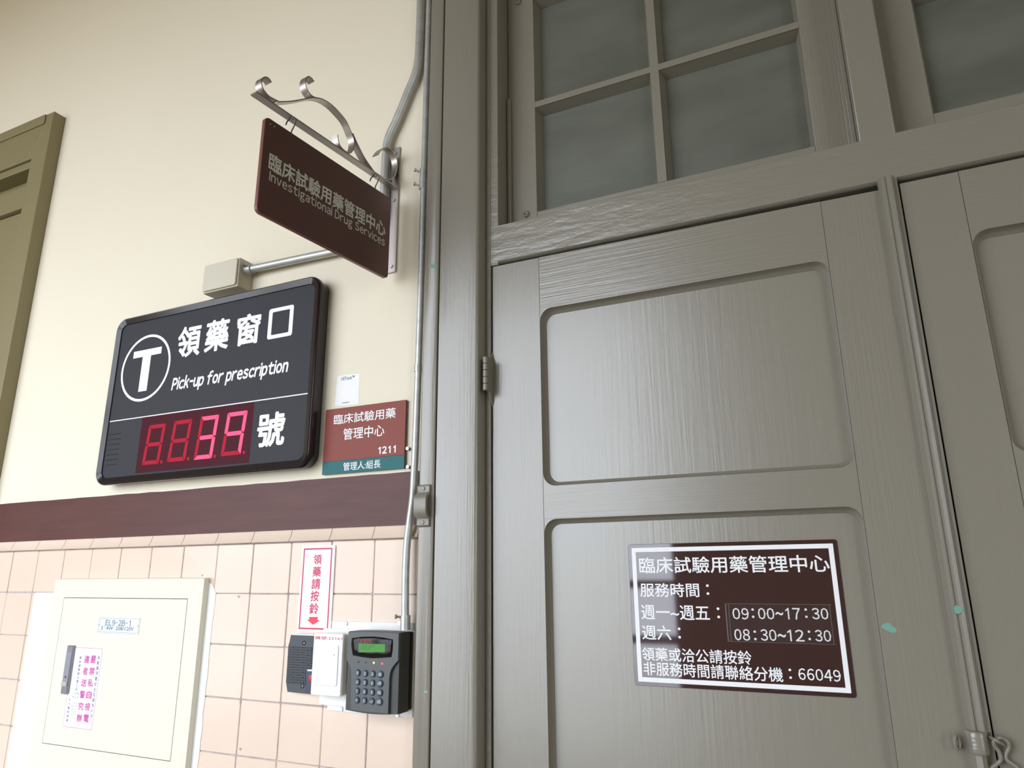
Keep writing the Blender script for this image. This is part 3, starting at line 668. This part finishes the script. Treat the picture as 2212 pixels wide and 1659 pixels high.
Bi = Vector((-.8470, -.0045, BZ)); Bo = Vector((-.8930, -.3970, BZ)); bd = (Bi-Bo).normalized(); bw = Vector((-bd.y, bd.x, 0))
if bw.x < 0: bw = -bw
WD = bw*.0165
build(G().strip([Bo, (Bo+Bi)/2, Bi], WD, .0030), 'bar', steel, br)
BN = Vector((bd.y, -bd.x, 0)); BF = Frame((Bo.x+bw.x*.008, Bo.y+bw.y*.008, 0), bd, (0, 0, 1), -BN if BN.x < 0 else BN)
def bp(x, y):
    u, v = BF.px(ZS[0]+x/ZS[2], ZS[1]+y/ZS[2], 0); return Vector(BF(u, v, 0)) - bw*.008
def scroll(name, pts, extra=()):
    build(G().strip([bp(*p) for p in pts], WD, .0022), name, steel, br, smooth=True)
scroll('scroll', [(330, 318), (300, 303), (262, 282), (232, 250), (212, 215), (207, 180), (218, 155), (240, 149), (262, 162), (276, 185)])
scroll('scroll', [(585, 292), (560, 280), (535, 255), (517, 220), (511, 185), (518, 155), (532, 145), (552, 155), (570, 180)])
scroll('arch', [(318, 318), (400, 316), (470, 306), (560, 290), (625, 300), (685, 335), (742, 390), (790, 450), (822, 520), (842, 570), (847, 610), (838, 650), (815, 672), (780, 655), (752, 625), (738, 590), (732, 545)])
scroll('brace', [(836, 535), (870, 610), (910, 690), (950, 752), (985, 800)])
scroll('scroll', [(1010, 683), (1040, 645), (1075, 634), (1112, 660), (1138, 710), (1144, 760), (1135, 810), (1115, 843), (1090, 855), (1060, 845)])
for u in (.062, .300):                       # S hooks between bar and sign
    p0 = Bo + bd*(u+.022) ; zt_ = BZ
    q = SF(u, 0, -.004); top_ = 2.1253+SH
    base = Vector((q.x, q.y, 0))
    pts = [base+bw*.006+Vector((0, 0, zt_-.002)), base+bw*.010+bd*.002+Vector((0, 0, zt_-.010)), base+bw*.004+bd*.004+Vector((0, 0, zt_-.020)), base+bw*.001+bd*.002+Vector((0, 0, zt_-.030)), base+bw*.002+Vector((0, 0, top_-.002))]
    g = G().tube(pts, .0013, 8, smooth=5)
    g.tube([base-bw*.004+Vector((0, 0, zt_-.002)), base-bw*.010-bd*.002+Vector((0, 0, zt_-.008)), base-bw*.010-bd*.004+Vector((0, 0, zt_-.016))], .0013, 8, smooth=4)
    g.tube([base-bw*.004+Vector((0, 0, zt_-.002)), base+Vector((0, 0, zt_-.006)), base+bw*.006+Vector((0, 0, zt_-.002))], .0016, 8, smooth=4)
    build(g, 'hook', darksteel, br, smooth=True)

# ------------------------------------------------------------------ room sign and sticker
ZR = (660, 760, 4.147)
rs = thing('room_sign', (-.90, 0, 1.71), 'brick red and teal room plaque with white writing and number 1211', 'sign')
RX0, RX1, RZ0, RZ1, RS = -1.0070, -.7965, 1.7075, 1.8510, 1.7350
build(G().plate(RX0, RX1, RZ0, RZ1, .0034, .0060, .0006, .0002), 'backing', room_b, rs)
build(G().plate(RX0, RX1-.0008, RS+.0001, RZ1, .0061, .0078, .0004, .0002), 'name_panel', room_r, rs)
build(G().plate(RX0, RX1-.0008, RZ0, RS-.0001, .0061, .0078, .0004, .0002), 'title_strip', room_t, rs)
g = G(); w_ = .0080
wpx(g, '臨床試驗用藥', ZR, (255, 607), (808, 545), (530, 531), (530, 623), w_, .008)
build(g, 'lettering', white_l, rs); g = G()
wpx(g, '管理中心', ZR, (338, 742), (706, 706), (520, 668), (520, 772), w_, .008)
build(g, 'lettering', white_l, rs); g = G()
wpx(g, '1211', ZR, (652, 880), (808, 872), (730, 843), (730, 910), w_, .035)
build(g, 'lettering', white_l, rs); g = G()
wpx(g, '管理人:組長', ZR, (338, 1030), (672, 1006), (505, 978), (505, 1052), w_, .006)
build(g, 'lettering', white_l, rs)
stq = thing('asset_sticker', (-.95, 0, 1.86), 'small white paper sticker on the cream wall above the room plaque', 'sticker')
q = [at(x, y, -.0005) for x, y in ((729, 812), (777, 807), (774, 873), (723, 877))]
build(G().prism([q[3], q[2], q[1], q[0]], .0001, .0004), 'paper', paper, stq)
g = G(); wpx(g, 'UETrack™', ZR, (320, 238), (438, 226), (378, 219), (378, 250), .0006, .01)
wpx(g, '請掃描報修', ZR, (328, 458), (395, 451), (360, 449), (360, 461), .0006)
build(g, 'lettering', ink, stq)

# ------------------------------------------------------------------ press-bell sign
ZB = (560, 1140, 3.1975); tw_ = .0068
bs = thing('press_bell_sign', (-1.0, 0, 1.39), 'narrow white upright sign with crimson border and red arrow on the tiles', 'sign')
BX0, BX1, BZ0, BZ1 = -1.0455, -.9590, 1.3880, 1.5590
build(G().plate(BX0, BX1, BZ0, BZ1, tw_, tw_+.0028, .003, .0005), 'sign_plate', acryl_w, bs)
wl = tw_+.0030
g = G(); o_ = rr(BX0+.0045, BX1-.0065, BZ0+.0045, BZ1-.0050, .0005, wl, 1); i_ = rr(BX0+.0078, BX1-.0098, BZ0+.0078, BZ1-.0083, .0005, wl, 1)
g.loft([o_, i_], cap0=False, cap1=False); build(g, 'border', crimson, bs)
g = G()
for s, x0, x1, y0, y1 in (('領', 375, 432, 183, 252), ('藥', 369, 427, 268, 339), ('請', 361, 422, 350, 425), ('按', 354, 412, 434, 509), ('鈴', 346, 410, 520, 597)):
    wpx(g, s, ZB, (x0, (y0+y1)/2), (x1, (y0+y1)/2), ((x0+x1)/2, y0), ((x0+x1)/2, y1), wl, .020)
build(g, 'lettering', crimson, bs)
pl = [F0.px(ZB[0]+x/ZB[2], ZB[1]+y/ZB[2], wl) for x, y in ((345, 616), (405, 616), (402, 637), (418, 640), (372, 671), (330, 637), (343, 635))]
build(G().prism(pl, wl-.0002, wl), 'arrow', arrow_m, bs)

# ------------------------------------------------------------------ backing plates, intercom, reader
bpn = thing('backing_plate', (-.86, 0, 1.25), 'white backing plate fixed over the tiles behind the keypad', 'plate')
BP0 = .0066
build(G().plate(-.9560, -.7600, 1.2450, 1.4100, BP0, BP0+.0040, .001, .0006), 'plate', plate_w, bpn)
build(G().plate(-.9740, -.8600, 1.2545, 1.3960, BP0+.0042, BP0+.0072, .002, .0006), 'mount', plate_w, bpn)
for px, py in ((747.5, 1347.5), (863, 1346), (737, 1532), (858, 1545)):
    x, z = at(px, py, -.0115); build(G().tube([(x, -.0106, z), (x, -.0125, z)], .0040, 12).box(x-.0008, x+.0008, z-.003, z+.003, .0125, .0127), 'screw', zinc, bpn, smooth=True)
# intercom
ZI = (600, 1330, 7.21)
ic = thing('intercom', (-1.0, 0, 1.27), 'charcoal intercom with ribbed speaker grille in a white case on the tiles', 'intercom')
iw = .0205
build(G().plate(-1.0475, -.9400, 1.2725, 1.3840, .0067, iw-.001, .006, .002), 'case', unit_w, ic, smooth=True)
def ip(x, y, w): return F0.px(ZI[0]+x/ZI[2], ZI[1]+y/ZI[2], w)
pl = [ip(x, y, iw) for x, y in ((150, 1185), (520, 1225), (560, 1228), (575, 315), (205, 300), (185, 400), (165, 465), (128, 1025), (132, 1060))]
fp = build(G().prism(pl, iw-.002, iw), 'face_plate', inter_m, ic)
g = G()
for k in range(15):
    y = 490+39*k; a = ip(175-k*2.2, y, iw); b = ip((535-k*1.5) if k < 9 else 440, y+12, iw)
    g.loft([[(x, z, ww) for z, ww in ((a[1]-.0019, iw-.0003), (a[1]-.0017, iw+.0010), (a[1]+.0006, iw+.0013), (a[1]+.0014, iw-.0003))] for x in (a[0], b[0])])
build(g, 'speaker_grille', inter_m, fp)
g = G()
for k in range(30):
    j = k % 15; x = 240+(k//15)*150+((j % 2)*75); y = 497+39*j
    if y > 850 and x > 430: continue
    p_ = ip(x, y, iw+.0014); g.prism([(p_[0]+.0009*math.cos(R(a)), p_[1]+.0009*math.sin(R(a))) for a in range(0, 360, 60)], iw, iw+.00145)
build(g, 'grille_holes', dark_hole, fp)
for x, y in ((410, 425), (385, 1095)):
    p_ = ip(x, y, iw); build(G().tube([(p_[0], -iw, p_[1]), (p_[0], -iw-.0006, p_[1])], .0044, 14), 'screw_recess', dark_hole, fp)
    build(G().tube([(p_[0]+.0008, -iw-.0006, p_[1]), (p_[0]+.0008, -iw-.0012, p_[1])], .0026, 10), 'screw', darksteel, fp, smooth=True)
a, b = ip(445, 830, iw+.0004), ip(560, 1220, iw+.0004); build(G().box(a[0], b[0], b[1], a[1], iw-.001, iw+.0003), 'call_panel', navy, ic)
a, b = ip(458, 828, iw+.0004), ip(530, 866, iw+.0004); build(G().box(a[0], b[0], b[1], a[1], iw, iw+.0006), 'name_label', paper, ic)
p_ = ip(517, 972, iw+.002); build(G().tube([(p_[0], -iw, p_[1]), (p_[0], -iw-.0025, p_[1]), (p_[0], -iw-.0032, p_[1])], [.0068, .0068, .0055], 20), 'call_button', redbtn, ic, smooth=True)
# white unit with the extension number
eu = thing('extension_unit', (-.94, 0, 1.27), 'white plastic unit marked with the extension number, overlapping the intercom', 'wall unit')
ew = .0365
a = F0.px(678.5, 1366, ew); b = F0.px(741.5, 1371, ew); c_ = F0.px(734.5, 1507, ew); d_ = F0.px(670, 1500, ew)
ex0, ex1, ez0, ez1 = (a[0]+d_[0])/2, (b[0]+c_[0])/2, (c_[1]+d_[1])/2, (a[1]+b[1])/2
build(G().plate(ex0+.0015, ex1-.0002, ez0+.001, ez1-.001, .0206, ew-.006, .004, .0005), 'back_case', unit_side, eu, smooth=True)
build(G().plate(ex0, ex1, ez0, ez1, ew-.006, ew, .004, .0012), 'front_cover', unit_w, eu, smooth=True)
a = ip(590, 440, ew); b = ip(955, 460, ew); c_ = ip(925, 1100, ew); d_ = ip(575, 1080, ew)
build(G().plate((a[0]+d_[0])/2, (b[0]+c_[0])/2, (c_[1]+d_[1])/2, (a[1]+b[1])/2, ew-.001, ew+.0022, .004, .001), 'raised_panel', unit_w, eu, smooth=True)
p_ = ip(880, 610, ew+.0022); build(G().tube([(p_[0], -ew-.0018, p_[1]), (p_[0], -ew-.0026, p_[1])], .0011, 10), 'indicator', redbtn, eu)
g = G(); wpx(g, '機號:22161', ZI, (580, 345), (1003, 360), (760, 322), (760, 376), ew+.0002, .008); build(g, 'lettering', crimson, eu)

# ------------------------------------------------------------------ keypad reader
ZK = (740, 1340, 7.54)
kr = thing('keypad_reader', (-.82, 0, 1.26), 'dark grey access keypad with green screen and sixteen round blue keys', 'keypad')
kw = .0560
def kp(x, y, w=kw): return F0.px(ZK[0]+x/ZK[2], ZK[1]+y/ZK[2], w)
KX0, KX1 = kp(75, 200)[0], kp(915, 210)[0]; KZ1 = kp(500, 195)[1]; KZ0 = kp(500, 1510)[1]
build(G().plate(KX0+.002, KX1+.0028, KZ0+.002, KZ1-.001, BP0+.0042, .0150, .003, .001), 'back_flange', kp_side, kr, smooth=True)
def bow(x0, x1, w, dz=0.0):
    n = 10; out = []
    for k in range(n+1):
        t = k/n; out.append((x0+(x1-x0)*t, KZ0-dz-.0030*math.sin(math.pi*t), w))
    for k in range(n+1):
        t = k/n; out.append((x1-(x1-x0)*t, KZ1+.0008*math.sin(math.pi*t), w))
    return out
g = G().loft([bow(KX0+.003, KX1-.001, .0150), bow(KX0+.001, KX1-.0002, .0160), bow(KX0, KX1, kw-.0070), bow(KX0+.0008, KX1-.0008, kw-.0055)])
build(g, 'housing', kp_side, kr, smooth=True)
front = [(92, 186), (300, 178), (500, 180), (700, 188), (917, 212), (913, 420), (908, 655), (865, 700), (825, 752), (795, 805), (775, 865), (764, 940), (758, 1100), (750, 1300), (742, 1528), (600, 1518), (400, 1500), (250, 1480), (128, 1458), (130, 1200), (134, 1000), (135, 860), (125, 780), (100, 710), (62, 648), (72, 420)]
pl = [kp(*p) for p in front]
build(G().prism(pl, kw-.0060, kw, .0010), 'front_shell', kp_m, kr, smooth=True)
# curved smoked window
def scr(w, s=1.0, c0=(480, 445)):
    pts = [(150, 290), (320, 268), (500, 264), (660, 280), (818, 312), (820, 400), (812, 500), (795, 600), (640, 612), (480, 618), (320, 600), (165, 570), (150, 480), (140, 380)]
    return [(*kp(c0[0]+(x-c0[0])*s, c0[1]+(y-c0[1])*s, w), w) for x, y in pts]
sw = build(G().loft([scr(kw-.001), scr(kw+.0003), scr(kw+.0016, .93), scr(kw+.0024, .75), scr(kw+.0027, .45)]), 'screen', kp_scr, kr, smooth=True)
lw2 = kw+.0029
pl = [kp(x, y, lw2) for x, y in ((262, 520), (690, 520), (692, 390), (262, 375))]
build(G().prism(pl, kw+.001, lw2), 'lcd_panel', lcd_m, sw)
g = G(); wpx(g, ' 12-20', ZK, (320, 412), (510, 415), (400, 385), (400, 440), lw2+.0001, .01); wpx(g, '0161 *', ZK, (290, 460), (440, 462), (360, 440), (360, 480), lw2+.0001, .01)
build(g, 'lcd_characters', lcd_t, sw)
g = G(); wpx(g, 'Top World', ZK, (250, 325), (470, 330), (360, 292), (360, 366), lw2+.0001, .02); build(g, 'lettering', orange_l, sw)
for (x, y), mm in zip(((258, 674), (378, 684), (510, 691), (646, 704)), (led_g, led_g, led_y, led_r)):
    p_ = kp(x, y); build(G().tube([(p_[0], -kw+.0005, p_[1]), (p_[0], -kw-.0006, p_[1]), (p_[0], -kw-.0012, p_[1])], [.0019, .0019, .0010], 12), 'indicator_lamp', mm, kr, smooth=True)
KEYS = [['1', '2', '3', 'ON'], ['4', '5', '6', 'OFF'], ['7', '8', '9', 'EN'], ['*', '0', '<', 'DIS']]
TLk, TRk, BLk, BRk = (254, 855), (620, 882), (240, 1298), (606, 1326)
for i in range(4):
    for j in range(4):
        u, v = (j/3)+(0.0 if j else 0), i/3
        x = (TLk[0]*(1-u)+TRk[0]*u)*(1-v)+(BLk[0]*(1-u)+BRk[0]*u)*v; y = (TLk[1]*(1-u)+TRk[1]*u)*(1-v)+(BLk[1]*(1-u)+BRk[1]*u)*v
        cx_, cz_ = kp(x, y); r_ = .0062 if j == 3 else .0056
        ring = lambda rad, ww: [(cx_+rad*max(-.86, min(.86, math.cos(R(a)))) if j < 3 else cx_+rad*math.cos(R(a)), cz_+rad*math.sin(R(a)), ww) for a in range(0, 360, 15)]
        k_ = build(G().loft([ring(r_*1.08, kw-.001), ring(r_*1.08, kw+.0004), ring(r_, kw+.0022), ring(r_*.82, kw+.0030)]), 'key', key_m, kr, smooth=True)
        s = KEYS[i][j]; hw_ = .0033 if j == 3 else .0014; hh_ = .0026
        if s == 'DIS' or s == 'OFF': hw_ = .0040
        g = G(); wz = kw+.0032
        if s == '<':
            g.box(cx_-.0025, cx_+.0030, cz_-.0011, cz_-.0005, wz-.0001, wz).box(cx_+.0024, cx_+.0030, cz_-.0011, cz_+.0016, wz-.0001, wz)
            g.prism([(cx_-.0038, cz_-.0008), (cx_-.0018, cz_-.0020), (cx_-.0018, cz_+.0004)], wz-.0001, wz)
        elif s == '*': g.prism([(cx_+.0012*math.cos(R(a)), cz_+.0012*math.sin(R(a))) for a in range(0, 360, 45)], wz-.0001, wz)
        else: write(g, s, cx_-hw_, cx_+hw_, cz_-hh_, cz_+hh_, wz, .02)
        build(g, 'key_legend', keyl_m, k_)

# ------------------------------------------------------------------ electrical cabinet
cb = thing('electrical_cabinet', (-1.6, 0, .95), 'cream metal electrical cabinet with hinged door set in the peach tiles', 'electrical cabinet')
cw = .0215
def cpx(x, y, w=cw): return F0.px(x, y, w)
CX0, CX1 = (cpx(118.6, 1251)[0]+cpx(59.7, 1648)[0])/2, (cpx(441, 1248)[0]+cpx(402, 1659)[0])/2; CZ1 = cpx(300, 1249.5)[1]
d0 = (cpx(139, 1292)[0]+cpx(91, 1606)[0])/2; d1_ = (cpx(405, 1294)[0]+cpx(368, 1642)[0])/2; dz1 = (cpx(139, 1292)[1]+cpx(405, 1294)[1])/2; dz0 = (cpx(91, 1606)[1]+cpx(368, 1642)[1])/2
CZ0 = dz0-.05
g = G()
gap = .0013
o_ = [rr(CX0, CX1, CZ0, CZ1, .002, ww, 2) for ww in (.0067, cw-.002)] + [rr(CX0+.001, CX1-.001, CZ0+.001, CZ1-.001, .002, cw, 2)]
i_ = [rr(d0-gap, d1_+gap, dz0-gap, dz1+gap, .0015, ww, 2) for ww in (cw, cw-.006)]
g.loft(o_+i_, cap0=False, cap1=False); build(g, 'frame', cab_m, cb, smooth=True)
build(G().box(d0-.004, d1_+.004, dz0-.004, dz1+.004, .0068, cw-.0062), 'recess', gap_shade, cb)  # black fill paints the shade in the gap round the cabinet door
cdr = build(G().plate(d0, d1_, dz0, dz1, cw-.005, cw+.0005, .0012, .0006), 'cabinet_door', cab_m, cb, smooth=True)
ZC_ = (0, 1020, 2.596); nw = cw+.0016
def cz(x, y, w): return F0.px(ZC_[0]+x/ZC_[2], ZC_[1]+y/ZC_[2], w)
a, b, c_, d_ = cz(554, 812, nw), cz(785, 814, nw), cz(776, 909, nw), cz(544, 905, nw)
nx0, nx1, nz0, nz1 = (a[0]+d_[0])/2, (b[0]+c_[0])/2, (c_[1]+d_[1])/2, (a[1]+b[1])/2
npl = build(G().plate(nx0, nx1, nz0, nz1, cw+.0005, nw, .0006, .0003), 'nameplate', alu, cdr)
g = G(); o_ = rr(nx0+.003, nx1-.003, nz0+.003, nz1-.003, .0015, nw+.0001, 2); i_ = rr(nx0+.0036, nx1-.0036, nz0+.0036, nz1-.0036, .0012, nw+.0001, 2); g.loft([o_, i_], cap0=False, cap1=False)
wpx(g, 'EL9-2B-1', ZC_, (592, 845), (733, 846), (665, 829), (664, 862), nw+.0001, .01); wpx(g, '3ф4W  208/120V', ZC_, (566, 877), (750, 880), (660, 864), (658, 893), nw+.0001, .01)
for x in (nx0+.0032, nx1-.0032): g.prism([(x+.0016*math.cos(R(a)), (nz0+nz1)/2+.0016*math.sin(R(a))) for a in range(0, 360, 45)], nw, nw+.0001)
build(g, 'engraving', ink2, npl)
ZL = (120, 1380, 7.54); hw2 = cw+.007
a = F0.px(ZL[0]+190/ZL[2], ZL[1]+110/ZL[2], hw2); b = F0.px(ZL[0]+290/ZL[2], ZL[1]+112/ZL[2], hw2); c_ = F0.px(ZL[0]+185/ZL[2], ZL[1]+905/ZL[2], hw2); d_ = F0.px(ZL[0]+75/ZL[2], ZL[1]+895/ZL[2], hw2)
hx0, hx1, hz0, hz1 = (a[0]+d_[0])/2, (b[0]+c_[0])/2-.001, (c_[1]+d_[1])/2, (a[1]+b[1])/2
hd = build(G().plate(hx0, hx1, hz0, hz1, cw+.0004, hw2, .002, .0012), 'flush_handle', handle_m, cdr, smooth=True)
hm = (hx0+hx1)/2; Hh = hz1-hz0
build(G().plate(hx0+.0016, hx1-.0016, hz0+Hh*.20, hz1-Hh*.13, hw2-.001, hw2+.0008, .001, .0004), 'lever', mat('satin grey lever', (.33, .34, .39), .3, metal=.5), hd)
build(G().plate(hx0+.002, hx1-.002, hz0+Hh*.16, hz0+Hh*.26, hw2+.0004, hw2+.003, .001, .0006), 'push_button', mat('pale grey button', (.42, .40, .38), .4), hd, smooth=True)
build(G().tube([(hm, -hw2-.0006, hz0+Hh*.35), (hm, -hw2-.0012, hz0+Hh*.35)], .0022, 12), 'keyhole', dark_hole, hd)
# warning label on the door
lw3 = cw+.00075
def lp(x, y): return F0.px(ZL[0]+x/ZL[2], ZL[1]+y/ZL[2], lw3)
A_, B_, C_, D_ = lp(290, 140), lp(762, 150), lp(596, 1490), lp(120, 1430)
lx0, lx1, lz0, lz1 = (A_[0]+D_[0])/2+.001, (B_[0]+C_[0])/2, (C_[1]+D_[1])/2, (A_[1]+B_[1])/2
lb = build(G().box(lx0, lx1, lz0, lz1, cw+.0005, cw+.0007), 'warning_label', paper, cdr, label='white paper warning label with magenta and blue characters')
g = G(); o_ = rr(lx0+.0002, lx1-.0002, lz0+.0002, lz1-.0002, .0004, lw3+.00005, 1); i_ = rr(lx0+.0011, lx1-.0011, lz0+.0011, lz1-.0011, .0004, lw3+.00005, 1); g.loft([o_, i_], cap0=False, cap1=False)
def vcol(s, x0, x1, yc0, yc1, wd, ht, b=.0):
    for k, ch in enumerate(s):
        t = k/max(1, len(s)-1); x = x0+(x1-x0)*t; y = yc0+(yc1-yc0)*t
        p0 = lp(x-wd/2, y); p1 = lp(x+wd/2, y); p2 = lp(x, y-ht/2); p3 = lp(x, y+ht/2)
        write(g, ch, p0[0], p1[0], p3[1], p2[1], lw3+.00006, b)
vcol('嚴禁私自接電', 616, 498, 335, 1295, 88, 132, .028); vcol('違者送警究辦', 510, 388, 333, 1288, 86, 130, .028)
build(g, 'magenta_print', pinkink, lb)
g = G(); vcol('為維護用電安全及避免火災', 703, 585, 305, 1255, 36, 64, .012); vcol('需修護電請洽電工房', 407, 340, 310, 822, 34, 46, .012)
vcol('東址', 366, 358, 892, 952, 26, 38); vcol('西址', 330, 322, 892, 950, 26, 38); vcol('公館', 294, 286, 890, 945, 26, 38)
for s, x0, x1 in (('61295', 343, 320), ('66026', 308, 286), ('78105', 274, 250)): vcol(s, x0, x1, 1050, 1230, 22, 26)
vcol('台大醫院營繕', 232, 188, 988, 1325, 30, 44, .01)
build(g, 'blue_print', ink, lb)
# white filler around the cabinet
pp = []
def rough_line(p0, p1, n, amp):
    return [(p0[0]+(p1[0]-p0[0])*k/n+random.uniform(-amp, amp), p0[1]+(p1[1]-p0[1])*k/n+random.uniform(-amp, amp)) for k in range(n)]
a = at(82, 1279, -.0072); b = at(40, 1500, -.0072); c0 = at(8, 1659, -.0072)
xl = (a[0]+c0[0])/2; XRp = at(466, 1275, -.0072)[0]
r0 = at(452, 1250, -.0072)
pp = [(xl+.004, a[1]-.001)]+rough_line((xl, a[1]-.008), (xl-.004, .72), 40, .0012)+[(xl, .70)]+[(XRp, .70)]+rough_line((XRp-.004, .72), (XRp, r0[1]-.035), 40, .0016)+rough_line((XRp+.001, r0[1]-.03), (r0[0]+.004, r0[1]-.004), 4, .001)+[(r0[0]-.02, r0[1]-.006), (-1.80, a[1]-.001+.0)]
build(G().prism(pp, .0060, .0076), 'filler_patch', patch_m, gr, label='rough white filler around the cabinet')

# ------------------------------------------------------------------ framed opening at the far left
lf = thing('window_3', (-3.0, 0, .9), 'yellow olive painted shuttered window frame with mitred casing at the edge', 'window', kind='structure')
OX, IX, OZ, IZ = -2.1785, -2.2560, 2.9700, 2.8170
build(G().prism([(OX, .8), (OX, OZ), (OX-.041, OZ-.038), (IX, IZ), (IX, .8)], 0, .040), 'side_casing', paint_w, lf, bevel=.002)
build(G().prism([(-4.1, OZ), (-4.1, IZ), (IX-.0006, IZ), (OX-.0416, OZ-.038), (OX-.0006, OZ)], 0, .0385), 'top_casing', paint_w, lf, bevel=.002)
build(G().box(-4.1, OX-.040, OZ-.036, OZ-.001, .0386, .0425), 'drip_bead', paint_w, lf, bevel=.001)
g = G().box(-4.1, IX-.0005, 2.790, 2.8160, -.03, .030)
build(g, 'shutter_rail', paint_w, lf, bevel=.001)
build(G().box(-4.1, IX-.0005, 2.735, 2.790, -.06, -.02), 'shadow_slot', paint_w, lf)
build(G().box(-4.1, IX-.0005, 2.655, 2.735, -.05, .020), 'shutter_rail', paint_w, lf, bevel=.001)
build(G().box(-4.1, IX-.0005, .85, 2.652, -.06, .004), 'shutter_panel', paint_w, lf)
build(G().prism([(-4.1, .8), (-4.1, 2.82), (-4.02, 2.82), (-4.02, .8)], 0, .04), 'side_casing', paint_w, lf, bevel=.002)
build(G().box(-4.12, -2.17, .78, .86, -.1, .05), 'sill', paint_w, lf, bevel=.002)
